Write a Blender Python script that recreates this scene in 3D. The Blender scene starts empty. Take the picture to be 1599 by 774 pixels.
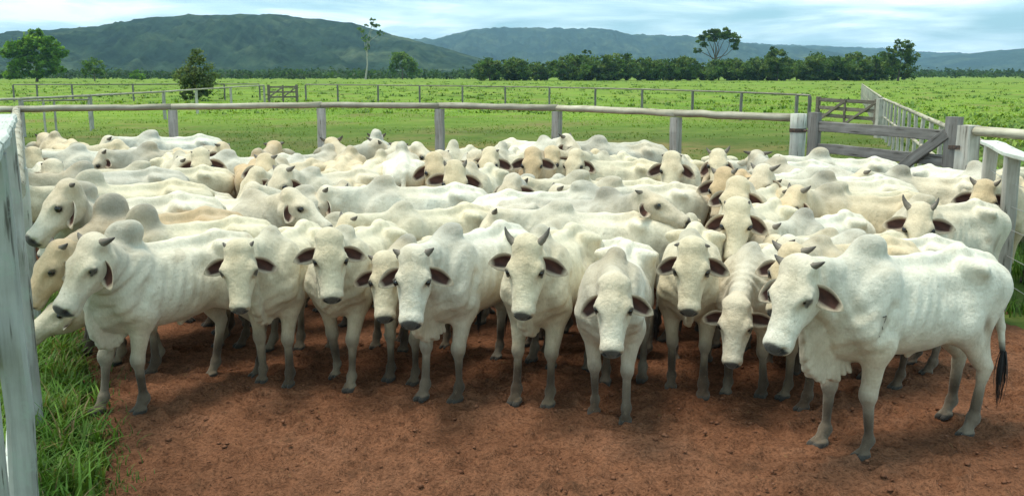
import bpy, bmesh, math, random
import numpy as np
from mathutils import Vector, Matrix

SC = bpy.context.scene
COL = SC.collection
# ---------------------------------------------------------------- camera
CAM_H = 2.65; FPX = 1450.0; CX, CY = 799.5, 387.0; HORIZON = 115.0
PITCH = math.atan((CY - HORIZON) / FPX)
cam = bpy.data.cameras.new('camera'); cam_o = bpy.data.objects.new('camera', cam); COL.objects.link(cam_o)
cam.sensor_width = 36.0; cam.lens = 36.0 * FPX / 1599.0
cam.clip_start = .05; cam.clip_end = 40000
cam_o.location = (0, 0, CAM_H); cam_o.rotation_euler = (math.pi / 2 - PITCH, 0, 0)
SC.camera = cam_o
# ---------------------------------------------------------------- sky and sun: bright thin overcast
SUN_EL, SUN_AZ = math.radians(74), math.radians(-75)      # azimuth clockwise from +Y (the view direction)
world = bpy.data.worlds.new('World'); SC.world = world; world.use_nodes = True
def build_world():
    nt = world.node_tree; nt.nodes.clear(); N = nt.nodes.new; L = nt.links.new
    out = N('ShaderNodeOutputWorld'); bg = N('ShaderNodeBackground'); bg.inputs['Strength'].default_value = .085
    sky = N('ShaderNodeTexSky'); sky.sky_type = 'NISHITA'; sky.sun_disc = False
    sky.sun_elevation = SUN_EL; sky.sun_rotation = SUN_AZ; sky.air_density = 1.0; sky.dust_density = .6; sky.ozone_density = 1.2
    tc = N('ShaderNodeTexCoord'); sp = N('ShaderNodeSeparateXYZ'); L(tc.outputs['Generated'], sp.inputs[0])
    # project the view direction on a flat cloud layer: x/(z+c), y/(z+c)
    ad = N('ShaderNodeMath'); ad.operation = 'ADD'; ad.inputs[1].default_value = .10; L(sp.outputs['Z'], ad.inputs[0])
    mx = N('ShaderNodeMath'); mx.operation = 'MAXIMUM'; mx.inputs[1].default_value = .02; L(ad.outputs[0], mx.inputs[0])
    dx = N('ShaderNodeMath'); dx.operation = 'DIVIDE'; L(sp.outputs['X'], dx.inputs[0]); L(mx.outputs[0], dx.inputs[1])
    dy = N('ShaderNodeMath'); dy.operation = 'DIVIDE'; L(sp.outputs['Y'], dy.inputs[0]); L(mx.outputs[0], dy.inputs[1])
    cb = N('ShaderNodeCombineXYZ'); L(dx.outputs[0], cb.inputs['X']); L(dy.outputs[0], cb.inputs['Y'])
    n1 = N('ShaderNodeTexNoise'); n1.inputs['Scale'].default_value = .62; n1.inputs['Detail'].default_value = 7; n1.inputs['Roughness'].default_value = .55; n1.inputs['Distortion'].default_value = .5
    L(cb.outputs[0], n1.inputs['Vector'])
    r1 = N('ShaderNodeValToRGB'); r1.color_ramp.elements[0].position = .38; r1.color_ramp.elements[1].position = .60
    L(n1.outputs['Fac'], r1.inputs[0])
    n2 = N('ShaderNodeTexNoise'); n2.inputs['Scale'].default_value = 1.15; n2.inputs['Detail'].default_value = 6; n2.inputs['Distortion'].default_value = .8
    mp = N('ShaderNodeMapping'); mp.inputs['Location'].default_value = (3.1, 7.7, 0); L(cb.outputs[0], mp.inputs[0]); L(mp.outputs[0], n2.inputs['Vector'])
    r2 = N('ShaderNodeValToRGB'); e = r2.color_ramp.elements; e[0].position = .40; e[0].color = (.62, .73, .79, 1); e[1].position = .58; e[1].color = (.98, 1.0, 1.0, 1)
    L(n2.outputs['Fac'], r2.inputs[0])
    # thin veil between the clouds keeps the gaps pale
    tint = N('ShaderNodeMixRGB'); tint.blend_type = 'MIX'; tint.inputs[0].default_value = .45; tint.inputs[2].default_value = (4.2, 9.8, 11.8, 1); L(sky.outputs[0], tint.inputs[1])
    cl = N('ShaderNodeMixRGB'); cl.blend_type = 'MULTIPLY'; cl.inputs[0].default_value = 1; cl.inputs[1].default_value = (13.6, 15.6, 15.8, 1); L(r2.outputs[0], cl.inputs[2])
    mixc = N('ShaderNodeMixRGB'); L(r1.outputs[0], mixc.inputs[0]); L(tint.outputs[0], mixc.inputs[1]); L(cl.outputs[0], mixc.inputs[2])
    L(mixc.outputs[0], bg.inputs['Color']); L(bg.outputs[0], out.inputs['Surface'])
build_world()
sun = bpy.data.lights.new('sun', 'SUN'); sun.energy = 3.0; sun.angle = math.radians(24); sun.color = (1.0, .92, .78)
sun_o = bpy.data.objects.new('sun', sun); COL.objects.link(sun_o)
sd = Vector((math.sin(SUN_AZ) * math.cos(SUN_EL), math.cos(SUN_AZ) * math.cos(SUN_EL), math.sin(SUN_EL)))
sun_o.rotation_euler = sd.to_track_quat('Z', 'Y').to_euler()
vs = SC.view_settings; vs.view_transform = 'Standard'; vs.look = 'None'; vs.exposure = 0.37; vs.gamma = 1.0; vs.use_curve_mapping = False

# ---------------------------------------------------------------- pixel of the photograph -> world ray
def ray(px, py):
    x = (px - CX) / FPX; y = (CY - py) / FPX
    d = np.array([x, math.cos(PITCH) + y * math.sin(PITCH), -math.sin(PITCH) + y * math.cos(PITCH)])
    return d
def at_z(px, py, z):
    d = ray(px, py); t = (z - CAM_H) / d[2]; return np.array([0, 0, CAM_H]) + d * t
def at_y(px, py, Y):
    d = ray(px, py); return np.array([0, 0, CAM_H]) + d * (Y / d[1])
def project(P):
    P = np.asarray(P, float) - np.array([0, 0, CAM_H])
    cp, spn = math.cos(PITCH), math.sin(PITCH)
    zc = P[..., 1] * cp - P[..., 2] * spn; yc = P[..., 1] * spn + P[..., 2] * cp
    return np.stack([CX + FPX * P[..., 0] / zc, CY - FPX * yc / zc, zc], -1)
# ---------------------------------------------------------------- helpers
def tag(o, label=None, cat=None, group=None, kind=None):
    if label: o['label'] = label
    if cat: o['category'] = cat
    if group: o['group'] = group
    if kind: o['kind'] = kind
    return o
def empty(name, loc=(0, 0, 0), rz=0, s=1):
    o = bpy.data.objects.new(name, None); o.empty_display_size = .2; COL.objects.link(o)
    o.location = loc; o.rotation_euler = (0, 0, rz); o.scale = (s, s, s); return o
def link(name, me, mat=None, parent=None, M=None):
    o = bpy.data.objects.new(name, me); COL.objects.link(o)
    if mat is not None and not me.materials: me.materials.append(mat)
    if parent is not None: o.parent = parent
    if M is not None: o.matrix_local = M
    return o

class NT:
    def __init__(self, name, rough=.8, spec=.3):
        m = bpy.data.materials.new(name); m.use_nodes = True; self.m = m; self.t = m.node_tree
        self.b = self.t.nodes['Principled BSDF']; self.b.inputs['Roughness'].default_value = rough
        self.b.inputs['Specular IOR Level'].default_value = spec
        self.tc = self.n('ShaderNodeTexCoord')
    def n(self, t, **kw):
        x = self.t.nodes.new(t)
        for k, v in kw.items(): setattr(x, k, v)
        return x
    def l(self, a, b): self.t.links.new(a, b)
    def noise(self, s, det=4, rough=.55, co='Object', dist=0, sc=None):
        x = self.n('ShaderNodeTexNoise'); x.inputs['Scale'].default_value = s; x.inputs['Detail'].default_value = det
        x.inputs['Roughness'].default_value = rough; x.inputs['Distortion'].default_value = dist
        if sc:
            mp = self.n('ShaderNodeMapping'); mp.inputs['Scale'].default_value = sc; self.l(self.tc.outputs[co], mp.inputs[0]); self.l(mp.outputs[0], x.inputs['Vector'])
        else: self.l(self.tc.outputs[co], x.inputs['Vector'])
        return x.outputs['Fac']
    def ramp(self, f, stops):
        r = self.n('ShaderNodeValToRGB'); el = r.color_ramp.elements
        while len(el) < len(stops): el.new(.5)
        for e, (p, c) in zip(el, stops): e.position = p; e.color = (*c, 1) if len(c) == 3 else c
        self.l(f, r.inputs[0]); return r.outputs[0]
    def mix(self, f, a, b, mode='MIX'):
        x = self.n('ShaderNodeMixRGB', blend_type=mode)
        for i, v in ((0, f), (1, a), (2, b)):
            if isinstance(v, (int, float)): x.inputs[i].default_value = v
            elif isinstance(v, tuple): x.inputs[i].default_value = (*v, 1)
            else: self.l(v, x.inputs[i])
        return x.outputs[0]
    def attr(self, name='tint'):
        return self.n('ShaderNodeVertexColor', layer_name=name).outputs['Color']
    def color(self, c):
        if isinstance(c, tuple): self.b.inputs['Base Color'].default_value = (*c, 1)
        else: self.l(c, self.b.inputs['Base Color'])
    def bump(self, f, s=.3, d=.01):
        x = self.n('ShaderNodeBump'); x.inputs['Strength'].default_value = s; x.inputs['Distance'].default_value = d
        self.l(f, x.inputs['Height']); self.l(x.outputs[0], self.b.inputs['Normal'])

def mat_coat():
    k = NT('cattle_coat', .80, .18)
    c = k.mix(1, k.attr(), (.90, .885, .85), 'MULTIPLY'); n = k.noise(9, 5); v = k.ramp(n, [(.30, (.80, .79, .76)), (.52, (.97, .97, .97)), (.7, (1.03, 1.03, 1.03))])
    hair = k.noise(90, 3, sc=(1, 1, .35)); v2 = k.ramp(hair, [(.3, (.90, .89, .87)), (.7, (1.04, 1.04, 1.04))])
    fl = k.ramp(k.noise(34, 3, .6), [(.60, (0, 0, 0)), (.72, (.38, .38, .38))]); fl = k.mix(1, fl, k.ramp(k.noise(3.1, 3), [(.42, (0, 0, 0)), (.6, (1, 1, 1))]), 'MULTIPLY')
    k.color(k.mix(fl, k.mix(1, k.mix(1, c, v, 'MULTIPLY'), v2, 'MULTIPLY'), (.30, .23, .15)))
    b = k.noise(26, 6, .65); k.bump(b, .7, .018)
    k.b.inputs['Sheen Weight'].default_value = .22; k.b.inputs['Sheen Roughness'].default_value = .5; k.b.inputs['Sheen Tint'].default_value = (1, .97, .9, 1)
    return k.m
def mat_attr(name, rough, spec=.3):
    k = NT(name, rough, spec); n = k.noise(60, 3); k.color(k.mix(1, k.attr(), k.ramp(n, [(.3, (.8, .8, .8)), (.7, (1.08, 1.08, 1.08))]), 'MULTIPLY')); k.bump(n, .2, .004); return k.m
# ----------------------------------------------------------------------------
# cattle: one smooth implicit surface per animal, polygonised with surface nets
# ----------------------------------------------------------------------------
def nrm(v):
    v = np.asarray(v, float); return v / (np.linalg.norm(v) + 1e-12)

class Field:
    def __init__(self): self.p = []
    def cone(self, a, b, ra, rb, k=.05, flat=None, sub=False):
        self.p.append(('c', np.array(a, float), np.array(b, float), ra, rb, k, flat, sub))
    def ell(self, c, r, R=None, k=.05, sub=False):
        R = np.eye(3) if R is None else np.array(R, float)
        self.p.append(('e', np.array(c, float), np.array(r, float), R, None, k, None, sub))
    def box(self, pr):
        if pr[0] == 'c':
            _, a, b, ra, rb, k, fl, sub = pr
            lo = np.minimum(a - ra, b - rb); hi = np.maximum(a + ra, b + rb)
        else:
            _, c, r, R, _, k, fl, sub = pr
            e = np.sqrt(((R * r[:, None]) ** 2).sum(0)); lo = c - e; hi = c + e
        return lo, hi
    def mesh(self, h, ripple=None):
        los, his = zip(*[self.box(q) for q in self.p if not q[7]])
        lo = np.min(los, 0) - 4 * h; hi = np.max(his, 0) + 4 * h
        lo[2] = max(lo[2], -4 * h)
        n = np.ceil((hi - lo) / h).astype(int) + 1
        ax = [(lo[i] + h * np.arange(n[i])).astype(np.float32) for i in range(3)]
        D = np.full(n, .5, np.float32)
        for q in self.p:
            k = q[5]; l, u = self.box(q); m = k + 2.5 * h
            i0 = np.clip(np.floor((l - m - lo) / h).astype(int), 0, n); i1 = np.clip(np.ceil((u + m - lo) / h).astype(int) + 1, 0, n)
            if (i1 <= i0).any(): continue
            sl = tuple(slice(i0[i], i1[i]) for i in range(3))
            X = ax[0][sl[0]][:, None, None]; Y = ax[1][sl[1]][None, :, None]; Z = ax[2][sl[2]][None, None, :]
            if q[0] == 'c':
                _, a, b, ra, rb, k, fl, sub = q
                ba = b - a; L2 = float(ba @ ba) + 1e-9
                px, py, pz = X - a[0], Y - a[1], Z - a[2]
                t = np.clip((px * ba[0] + py * ba[1] + pz * ba[2]) / L2, 0, 1)
                qx, qy, qz = px - t * ba[0], py - t * ba[1], pz - t * ba[2]
                if fl is not None:
                    w, s = fl; g = (qx * w[0] + qy * w[1] + qz * w[2]) * (1 / s - 1)
                    qx, qy, qz = qx + g * w[0], qy + g * w[1], qz + g * w[2]
                d = np.sqrt(qx * qx + qy * qy + qz * qz) - (ra + t * (rb - ra))
                if fl is not None: d = d * (.5 + .5 * fl[1])
            else:
                _, c, r, R, _, k, fl, sub = q
                px, py, pz = X - c[0], Y - c[1], Z - c[2]
                e = [(px * R[i][0] + py * R[i][1] + pz * R[i][2]) / r[i] for i in range(3)]
                k0 = np.sqrt(e[0] ** 2 + e[1] ** 2 + e[2] ** 2) + 1e-6
                k1 = np.sqrt((e[0] / r[0]) ** 2 + (e[1] / r[1]) ** 2 + (e[2] / r[2]) ** 2) + 1e-6
                d = k0 * (k0 - 1) / k1
            A = D[sl]
            if sub:
                g = np.maximum(k - np.abs(A + d), 0) / k
                D[sl] = np.maximum(A, -d) + g * g * k * .25
            else:
                g = np.maximum(k - np.abs(A - d), 0) / k
                D[sl] = np.minimum(A, d) - g * g * k * .25
        if ripple is not None:
            sl = ripple(ax[0][:, None, None], ax[1][None, :, None], ax[2][None, None, :])
            D = D + sl.astype(np.float32)
        return surface_nets(D, lo, h)

def surface_nets(F, lo, h):
    S = F < 0; n = np.array(F.shape)
    cnt = np.zeros(n - 1, np.int8)
    cs = [(i, j, k) for i in (0, 1) for j in (0, 1) for k in (0, 1)]
    def sub(A, c): return A[c[0]:A.shape[0] - 1 + c[0], c[1]:A.shape[1] - 1 + c[1], c[2]:A.shape[2] - 1 + c[2]]
    for c in cs: cnt += sub(S, c)
    act = (cnt > 0) & (cnt < 8)
    I = np.argwhere(act); idx = np.full(n - 1, -1, np.int64); idx[act] = np.arange(len(I))
    val = np.stack([F[I[:, 0] + c[0], I[:, 1] + c[1], I[:, 2] + c[2]] for c in cs], 1)
    acc = np.zeros((len(I), 3)); num = np.zeros(len(I))
    for a in range(8):
        for b in range(a + 1, 8):
            ca, cb = np.array(cs[a]), np.array(cs[b])
            if np.abs(ca - cb).sum() != 1: continue
            va, vb = val[:, a], val[:, b]; m = (va < 0) != (vb < 0)
            t = np.where(m, va / np.where(m, va - vb, 1), 0)
            acc += m[:, None] * (ca + t[:, None] * (cb - ca)); num += m
    V = lo + h * (I + acc / num[:, None])
    quads = []
    for d in range(3):
        o = [1, 1, 1]; o[d] = 0
        core = [slice(1, -1)] * 3
        A = [slice(1, n[i] - 1) for i in range(3)]; B = list(A)
        A[d] = slice(0, n[d] - 1); B[d] = slice(1, n[d])
        sa, sb = S[tuple(A)], S[tuple(B)]
        E = np.argwhere(sa != sb)
        fl = sa[sa != sb]
        e = E.copy()
        for i in range(3):
            if i != d: e[:, i] += 1
        u, v = [(1, 2), (2, 0), (0, 1)][d]
        def cell(du, dv):
            c = e.copy(); c[:, u] -= du; c[:, v] -= dv
            return idx[c[:, 0], c[:, 1], c[:, 2]]
        q = np.stack([cell(1, 1), cell(0, 1), cell(0, 0), cell(1, 0)], 1)
        q[~fl] = q[~fl][:, ::-1]
        quads.append(q)
    Q = np.concatenate(quads); Q = Q[(Q >= 0).all(1)]
    return V, Q

def mesh_np(name, V, Q, col=None, smooth=True):
    me = bpy.data.meshes.new(name)
    V = np.ascontiguousarray(V, np.float32); Q = np.ascontiguousarray(Q, np.int32); w = Q.shape[1]
    me.vertices.add(len(V)); me.vertices.foreach_set('co', V.ravel())
    me.loops.add(Q.size); me.loops.foreach_set('vertex_index', Q.ravel())
    me.polygons.add(len(Q)); me.polygons.foreach_set('loop_start', np.arange(0, Q.size, w, dtype=np.int32))
    me.update(calc_edges=True)
    if smooth: me.polygons.foreach_set('use_smooth', np.ones(len(Q), bool))
    if col is not None:
        ca = me.color_attributes.new('tint', 'FLOAT_COLOR', 'POINT')
        ca.data.foreach_set('color', np.concatenate([col, np.ones((len(col), 1))], 1).astype(np.float32).ravel())
    me.validate()
    return me

def sstep(a, b, x):
    t = np.clip((x - a) / (b - a), 0, 1); return t * t * (3 - 2 * t)

def vnoise(V, s, seed):
    r = np.random.RandomState(seed); o = np.zeros(len(V))
    for i in range(7):
        d = nrm(r.randn(3)); o += np.sin((V @ d) * s * r.uniform(.6, 1.7) + r.uniform(0, 6.28))
    return o / 7 * 1.6

COATS = {'cream': (.82, .75, .57), 'white': (.86, .835, .73), 'ivory': (.84, .785, .65), 'tan': (.64, .46, .27),
         'grey': (.64, .61, .53), 'buff': (.77, .64, .44), 'rust': (.60, .38, .22)}
NECK0 = np.array([.47, 0, 1.10])

def head_axes(hd, pitch, roll):
    """face axis (poll to muzzle), side axis (animal's left) and outward normal, in body coordinates; hd = turn, pitch = below horizontal"""
    a, p, r = math.radians(hd), math.radians(pitch), math.radians(roll)
    fwd = np.array([math.cos(a), math.sin(a), 0]); S = np.array([-math.sin(a), math.cos(a), 0]); up = np.array([0, 0, 1.])
    F = fwd * math.cos(p) - up * math.sin(p); U = fwd * math.sin(p) + up * math.cos(p)
    S2 = S * math.cos(r) + U * math.sin(r); U2 = U * math.cos(r) - S * math.sin(r)
    return F, S2, U2

def poll_at(ny, ne, L):
    return NECK0 + L * np.array([math.cos(ne) * math.cos(ny), math.cos(ne) * math.sin(ny), math.sin(ne)])

def cow_mesh(c, h):
    rs = np.random.RandomState(c['seed'])
    f = Field(); fat = c.get('fat', 1.0); hump = c.get('hump', 1.0); dw = c.get('dewlap', 1.0)
    FW = (0, 1, 0)
    # trunk
    f.ell((.06, 0, .94), (.60, .258 * fat, .295), k=.05)
    f.ell((.10, 0, 1.06), (.50, .170, .17), k=.10)
    f.ell((.36, 0, .94), (.30, .215 * fat, .32), k=.10)
    f.ell((-.10, 0, .87), (.46, .250 * fat, .21), k=.10)
    f.ell((-.54, 0, 1.05), (.29, .200, .205), k=.11)
    f.cone((.36, 0, 1.25), (-.10, 0, 1.235), .045, .040, .07); f.cone((-.10, 0, 1.235), (-.45, 0, 1.262), .040, .042, .07)
    f.cone((-.45, 0, 1.255), (-.74, 0, 1.18), .055, .05, .08)
    for s in (-1, 1):
        f.cone((-.38, s * .14, 1.21), (-.42, s * .238, 1.195), .05, .030, .05)
        f.cone((-.26, s * .125, 1.275), (.10, s * .125, 1.265), .036, .034, .07, sub=True)
        f.cone((-.52, s * .13, 1.255), (-.66, s * .10, 1.22), .02, .02, .07, sub=True)          # hook bones
        f.cone((-.42, s * .18, 1.16), (-.76, s * .09, 1.10), .055, .055, .08)         # pelvis
        # hind leg
        hx = c['hind'][0 if s < 0 else 1]; sy = s * .155
        f.cone((-.52, s * .13, 1.02), (-.40 + hx * .3, s * .165, .80), .165, .105, .10, flat=(FW, .72))
        f.cone((-.70, s * .115, 1.02), (-.60 + hx * .4, s * .13, .70), .10, .065, .09)
        hock = np.array([-.68 + hx, sy, .47]); fet = np.array([-.63 + hx * 1.15, sy, .135])
        f.cone((-.40 + hx * .3, s * .165, .80), hock, .098, .043, .08, flat=(FW, .8))
        f.cone((-.60 + hx * .4, s * .13, .72), hock + [-.035, 0, .035], .055, .024, .05)
        f.cone(hock + [-.015, 0, .02], hock + [.005, 0, -.05], .047, .038, .03)
        f.cone(hock + [.005, 0, -.04], fet, .035, .031, .03)
        f.ell(fet, (.042, .040, .042), k=.03); hf = fet + [.055, 0, -.085]
        f.cone(fet, hf, .036, .036, .02)
        for t in (-1, 1): f.cone(hf + [-.01, t * .022, -.005], hf + [.05, t * .024, -.027], .031, .022, .006)
        # front leg
        fx = c['fore'][0 if s < 0 else 1]; fy = s * (.135 + c.get('stance', 0))
        f.cone((.30, s * .12, 1.20), (.50, s * .165, .90), .06, .085, .09)
        f.ell((.40, s * .165, 1.0), (.17, .06, .23), k=.10)
        f.cone((.50, s * .165, .90), (.36, s * .165, .76), .085, .085, .07)
        kn = np.array([.42 + fx * .6, fy, .435]); ff = np.array([.41 + fx, fy, .125])
        f.cone((.37, s * .16, .77), kn, .088, .047, .07)
        f.ell(kn + [.008, 0, 0], (.050, .049, .062), k=.03)
        f.cone(kn + [0, 0, -.03], ff, .037, .031, .03); f.ell(ff, (.041, .040, .040), k=.03)
        hf = ff + [.045, 0, -.077]; f.cone(ff, hf, .036, .037, .02)
        for t in (-1, 1): f.cone(hf + [-.01, t * .023, -.005], hf + [.052, t * .026, -.026], .032, .023, .006)
        # flank hollow
        f.ell((-.235, s * .285, 1.10), (.15, .098, .095), k=.08, sub=True)
        f.cone((.16, s * .295, 1.16), (.20, s * .30, .84), .035, .03, .07, sub=True)
        f.cone((.34, s * .262, 1.02), (.44, s * .275, .86), .022, .022, .06, sub=True)
        f.ell((.20, s * .30, 1.13), (.05, .07, .16), k=.08, sub=True)
    # brisket, sheath, hump
    f.ell((.54, 0, .84), (.13, .125, .17), k=.09)
    if c.get('sheath', True): f.cone((-.14, 0, .70), (-.07, 0, .60), .055, .022, .05)
    ca, sa = math.cos(.35), math.sin(.35); R = [(ca, 0, -sa), (0, 1, 0), (sa, 0, ca)]
    f.ell((.37, 0, 1.27 + .05 * hump), (.145, .072, .10 + .070 * hump), R, k=.07)
    lean = c.get('lean', 0)
    f.ell((.325, lean * .05, 1.31 + .085 * hump), (.098, .064, .04 + .05 * hump), R, k=.05)
    # head frame
    P = c['poll']; F, S, U = c['axes']; hs = c['hs']
    def H(a, b, d): return P + hs * (F * a + S * b + U * d)
    RH = [F, S, U]
    nape = H(.03, 0, -.08); thr = H(.16, 0, -.19)
    mid = (nape + thr) / 2
    f.cone((.44, 0, 1.22), nape, .088, .062, .09)
    f.cone((.46, 0, 1.05), mid, .180, .088, .11, flat=((0, 1, 0), .78))
    f.cone((.52, 0, .90), thr, .120, .052, .09)
    # dewlap: a hanging sheet of pleats from throat to brisket
    if dw > 0:
        N = 84 if h < .013 else 34
        A0, A1, A2 = thr + nrm(NECK0 - thr) * .03, np.array([.62, 0, .88]) * .5 + thr * .5 + [0, 0, -.03], np.array([.44, 0, .70])
        q = min(1.0, dw / 1.6) ** .8
        for i in range(N):
            t = i / (N - 1)
            top = (1 - t) ** 2 * A0 + 2 * t * (1 - t) * A1 + t * t * A2
            zf = np.interp(t, (0, .07, .2, .45, .75, .9, 1), (top[2] - .02, .86, .64, .545, .53, .58, .66))
            zb = min(top[2] - .02, top[2] - (top[2] - zf) * q + .012 * math.sin(t * 31 + c['seed']) + .008 * math.sin(t * 67))
            ww = math.sin(t * 84 * 1.0 + c['seed']) * .024 * q
            mdl = np.array([top[0] - .01, ww * .5, (top[2] + zb) / 2])
            f.cone(top + [0, 0, .05], mdl, .040, .026, .02); f.cone(mdl, (top[0] - .05 * t, ww + .01 * math.sin(t * 9 + c['seed']), zb), .026, .0165, .014)
    # head
    hd = lambda a, r, k: f.ell(H(*a), np.array(r) * hs, RH, k * hs)
    hc = lambda a, b, ra, rb, k, fl=None: f.cone(H(*a), H(*b), ra * hs, rb * hs, k * hs, fl)
    hd((.040, 0, -.06), (.068, .096, .064), .04)
    hd((.13, 0, -.060), (.145, .096, .062), .04)
    hc((.16, 0, -.055), (.40, 0, -.052), .060, .042, .05)
    for s in (-1, 1):
        hd((.196, s * .080, -.045), (.052, .034, .036), .035)
        hc((.10, s * .043, -.16), (.34, s * .022, -.105), .058, .038, .05)
        hd((.18, s * .058, -.13), (.10, .031, .078), .05)
        hc((.19, s * .050, -.075), (.40, s * .026, -.068), .044, .034, .05)
        f.ell(H(.265, s * .104, -.045), np.array((.075, .030, .03)) * hs, RH, .04, sub=True)
        f.ell(H(.085, s * .116, -.045), np.array((.040, .026, .04)) * hs, RH, .03, sub=True)
        f.cone(H(.222, s * .100, -.050), H(.182, s * .110, -.040), .011 * hs, .013 * hs, .012)       # lids
    hd((.430, 0, -.064), (.048, .066, .054), .04)
    hd((.405, 0, -.128), (.062, .046, .033), .03)
    f.cone(H(.465, -.055, -.113), H(.465, .055, -.113), .006, .006, .012, sub=True)
    for s in (-1, 1):
        f.cone(H(.40, s * .062, -.108), H(.46, s * .050, -.112), .006, .006, .014, sub=True)
        f.cone(H(.478, s * .030, -.048), H(.452, s * .050, -.048), .011 * hs, .014 * hs, .012, sub=True)
    # tail
    tl = c.get('tail', 0.)
    pts = [(-.74, 0, 1.20), (-.83, .0, 1.13), (-.875, tl * .03, .95), (-.88, tl * .10, .72), (-.86, tl * .2, .52)]
    for i in range(4): f.cone(pts[i], pts[i + 1], (.042, .034, .026, .021)[i], (.034, .026, .021, .018)[i], .03)
    ph = rs.uniform(0, 6, 8)
    nd = nrm(mid - NECK0)
    def ripple(X, Y, Z):
        r = .0045 * np.sin(X * 9 + ph[0] + Z * 4) * np.sin(Z * 11 + ph[1] + Y * 5) + .003 * np.sin(X * 21 + Z * 13 + ph[2]) * np.sin(Y * 17 + Z * 9 + ph[3])
        ribs = np.exp(-((X - .08) / .22) ** 2) * np.exp(-((Z - .95) / .15) ** 2)
        r = r + .0055 * np.sin((X + .28 * (Z - .95)) * 70) * ribs
        q = (X - NECK0[0]) * nd[0] + Y * nd[1] + (Z - NECK0[2]) * nd[2]
        w = np.exp(-((q - .22) / .17) ** 2) * np.exp(-((Z - .98) / .28) ** 2)
        r = r + .0065 * w * np.sin(q * 58 + 4 * np.sin(Z * 9 + ph[4]))
        w2 = np.exp(-((X - .56) / .14) ** 2) * np.exp(-((Z - .85) / .2) ** 2)
        return r + .0035 * w2 * np.sin(Z * 55 + X * 30 + ph[5])
    V, Q = f.mesh(h, ripple)
    # colour of the coat (skin, hair, dirt): no light in it
    base = np.array(COATS[c['coat']]); col = np.tile(base, (len(V), 1))
    n1, n2, n3 = vnoise(V, 5, c['seed']), vnoise(V, 14, c['seed'] + 1), vnoise(V, 40, c['seed'] + 2)
    def mix(m, rgb):
        nonlocal col
        m = np.clip(m, 0, 1)[:, None]; col = col * (1 - m) + np.array(rgb) * m
    L = (V - P) / hs; a, b, d = L @ F, L @ S, L @ U
    onhead = sstep(.22, .05, np.sqrt((a - .2) ** 2 * .35 + b ** 2 + (d + .07) ** 2)) * (a > -.06)
    g = c.get('greyness', .35)
    mix(1.35 * g * np.exp(-(((V[:, 0] - .36) / .22) ** 2 + ((V[:, 2] - 1.40) / .20) ** 2)) * (1 + .35 * n1), (.33, .31, .26))
    mix(.80 * g * sstep(.30, .60, V[:, 0]) * (1 - onhead) * (.8 + .4 * n1), (.42, .39, .32))
    mix(.30 * sstep(.0, .8, n1), (.68, .53, .32)); mix(.30 * sstep(.1, .9, -n1 + .5 * n2), (.54, .50, .40)); mix(.35 * sstep(.65, 1.0, n2 * .8 + .5 * n3) * (V[:, 2] < 1.25), (.34, .27, .19))
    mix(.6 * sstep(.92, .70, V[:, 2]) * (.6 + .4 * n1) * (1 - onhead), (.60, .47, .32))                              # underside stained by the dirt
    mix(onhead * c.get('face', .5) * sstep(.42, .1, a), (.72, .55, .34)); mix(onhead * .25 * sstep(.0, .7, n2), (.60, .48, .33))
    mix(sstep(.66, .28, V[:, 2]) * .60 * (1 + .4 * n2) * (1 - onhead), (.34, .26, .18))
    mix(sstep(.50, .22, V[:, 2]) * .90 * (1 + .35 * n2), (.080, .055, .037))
    for s in (-1, 1):
        kx = .44 + c['fore'][0 if s < 0 else 1] * .6
        mix(.55 * np.exp(-(((V[:, 0] - kx - .03) / .05) ** 2 + ((V[:, 1] - s * .135) / .06) ** 2 + ((V[:, 2] - .43) / .06) ** 2)), (.20, .17, .14))
        e = np.sqrt((a - .200) ** 2 * .7 + (b - s * .108) ** 2 + (d + .047) ** 2)
        mix(.95 * sstep(.031, .020, e + .002 * n3), (.022, .018, .016)); mix(.20 * sstep(.06, .03, e), (.30, .24, .18))
        e = np.sqrt((a - .462) ** 2 + (b - s * .042) ** 2 + (d + .048) ** 2); mix(sstep(.026, .014, e), (.008, .007, .007))
        mix(.6 * np.exp(-(((a - .25) / .05) ** 2 + ((b - s * .07) / .03) ** 2 + ((d + .12) / .05) ** 2)) * onhead * .6, (.45, .36, .26))
    muz = sstep(.432, .446, a + .10 * (d + .05) - 3.0 * b * b + .004 * n3) * sstep(-.112, -.100, d + .004 * n3) * (np.abs(b) < .1) * (a < .55)
    mix(muz * .93, c.get('nose', (.035, .032, .034)))
    mix(.45 * sstep(.37, .41, a) * onhead * (1 - muz), (.70, .62, .52))
    mix(sstep(.052, .044, V[:, 2]), (.055, .05, .045))
    tb = sstep(-.80, -.84, V[:, 0]) * sstep(.66, .55, V[:, 2]); mix(tb, (.03, .028, .028))
    mix(.75 * sstep(.25, .9, n2 + .4 * n3) * np.exp(-(((V[:, 0] + .55) / .22) ** 2 + ((V[:, 2] - .82) / .20) ** 2)), (.30, .20, .12))
    mix(.5 * np.exp(-(((V[:, 0] + .80) / .06) ** 2 + (V[:, 1] / .12) ** 2 + ((V[:, 2] - .93) / .13) ** 2)), (.42, .36, .30))
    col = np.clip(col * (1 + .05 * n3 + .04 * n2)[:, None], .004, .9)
    return mesh_np('body', V, Q, col)

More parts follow.
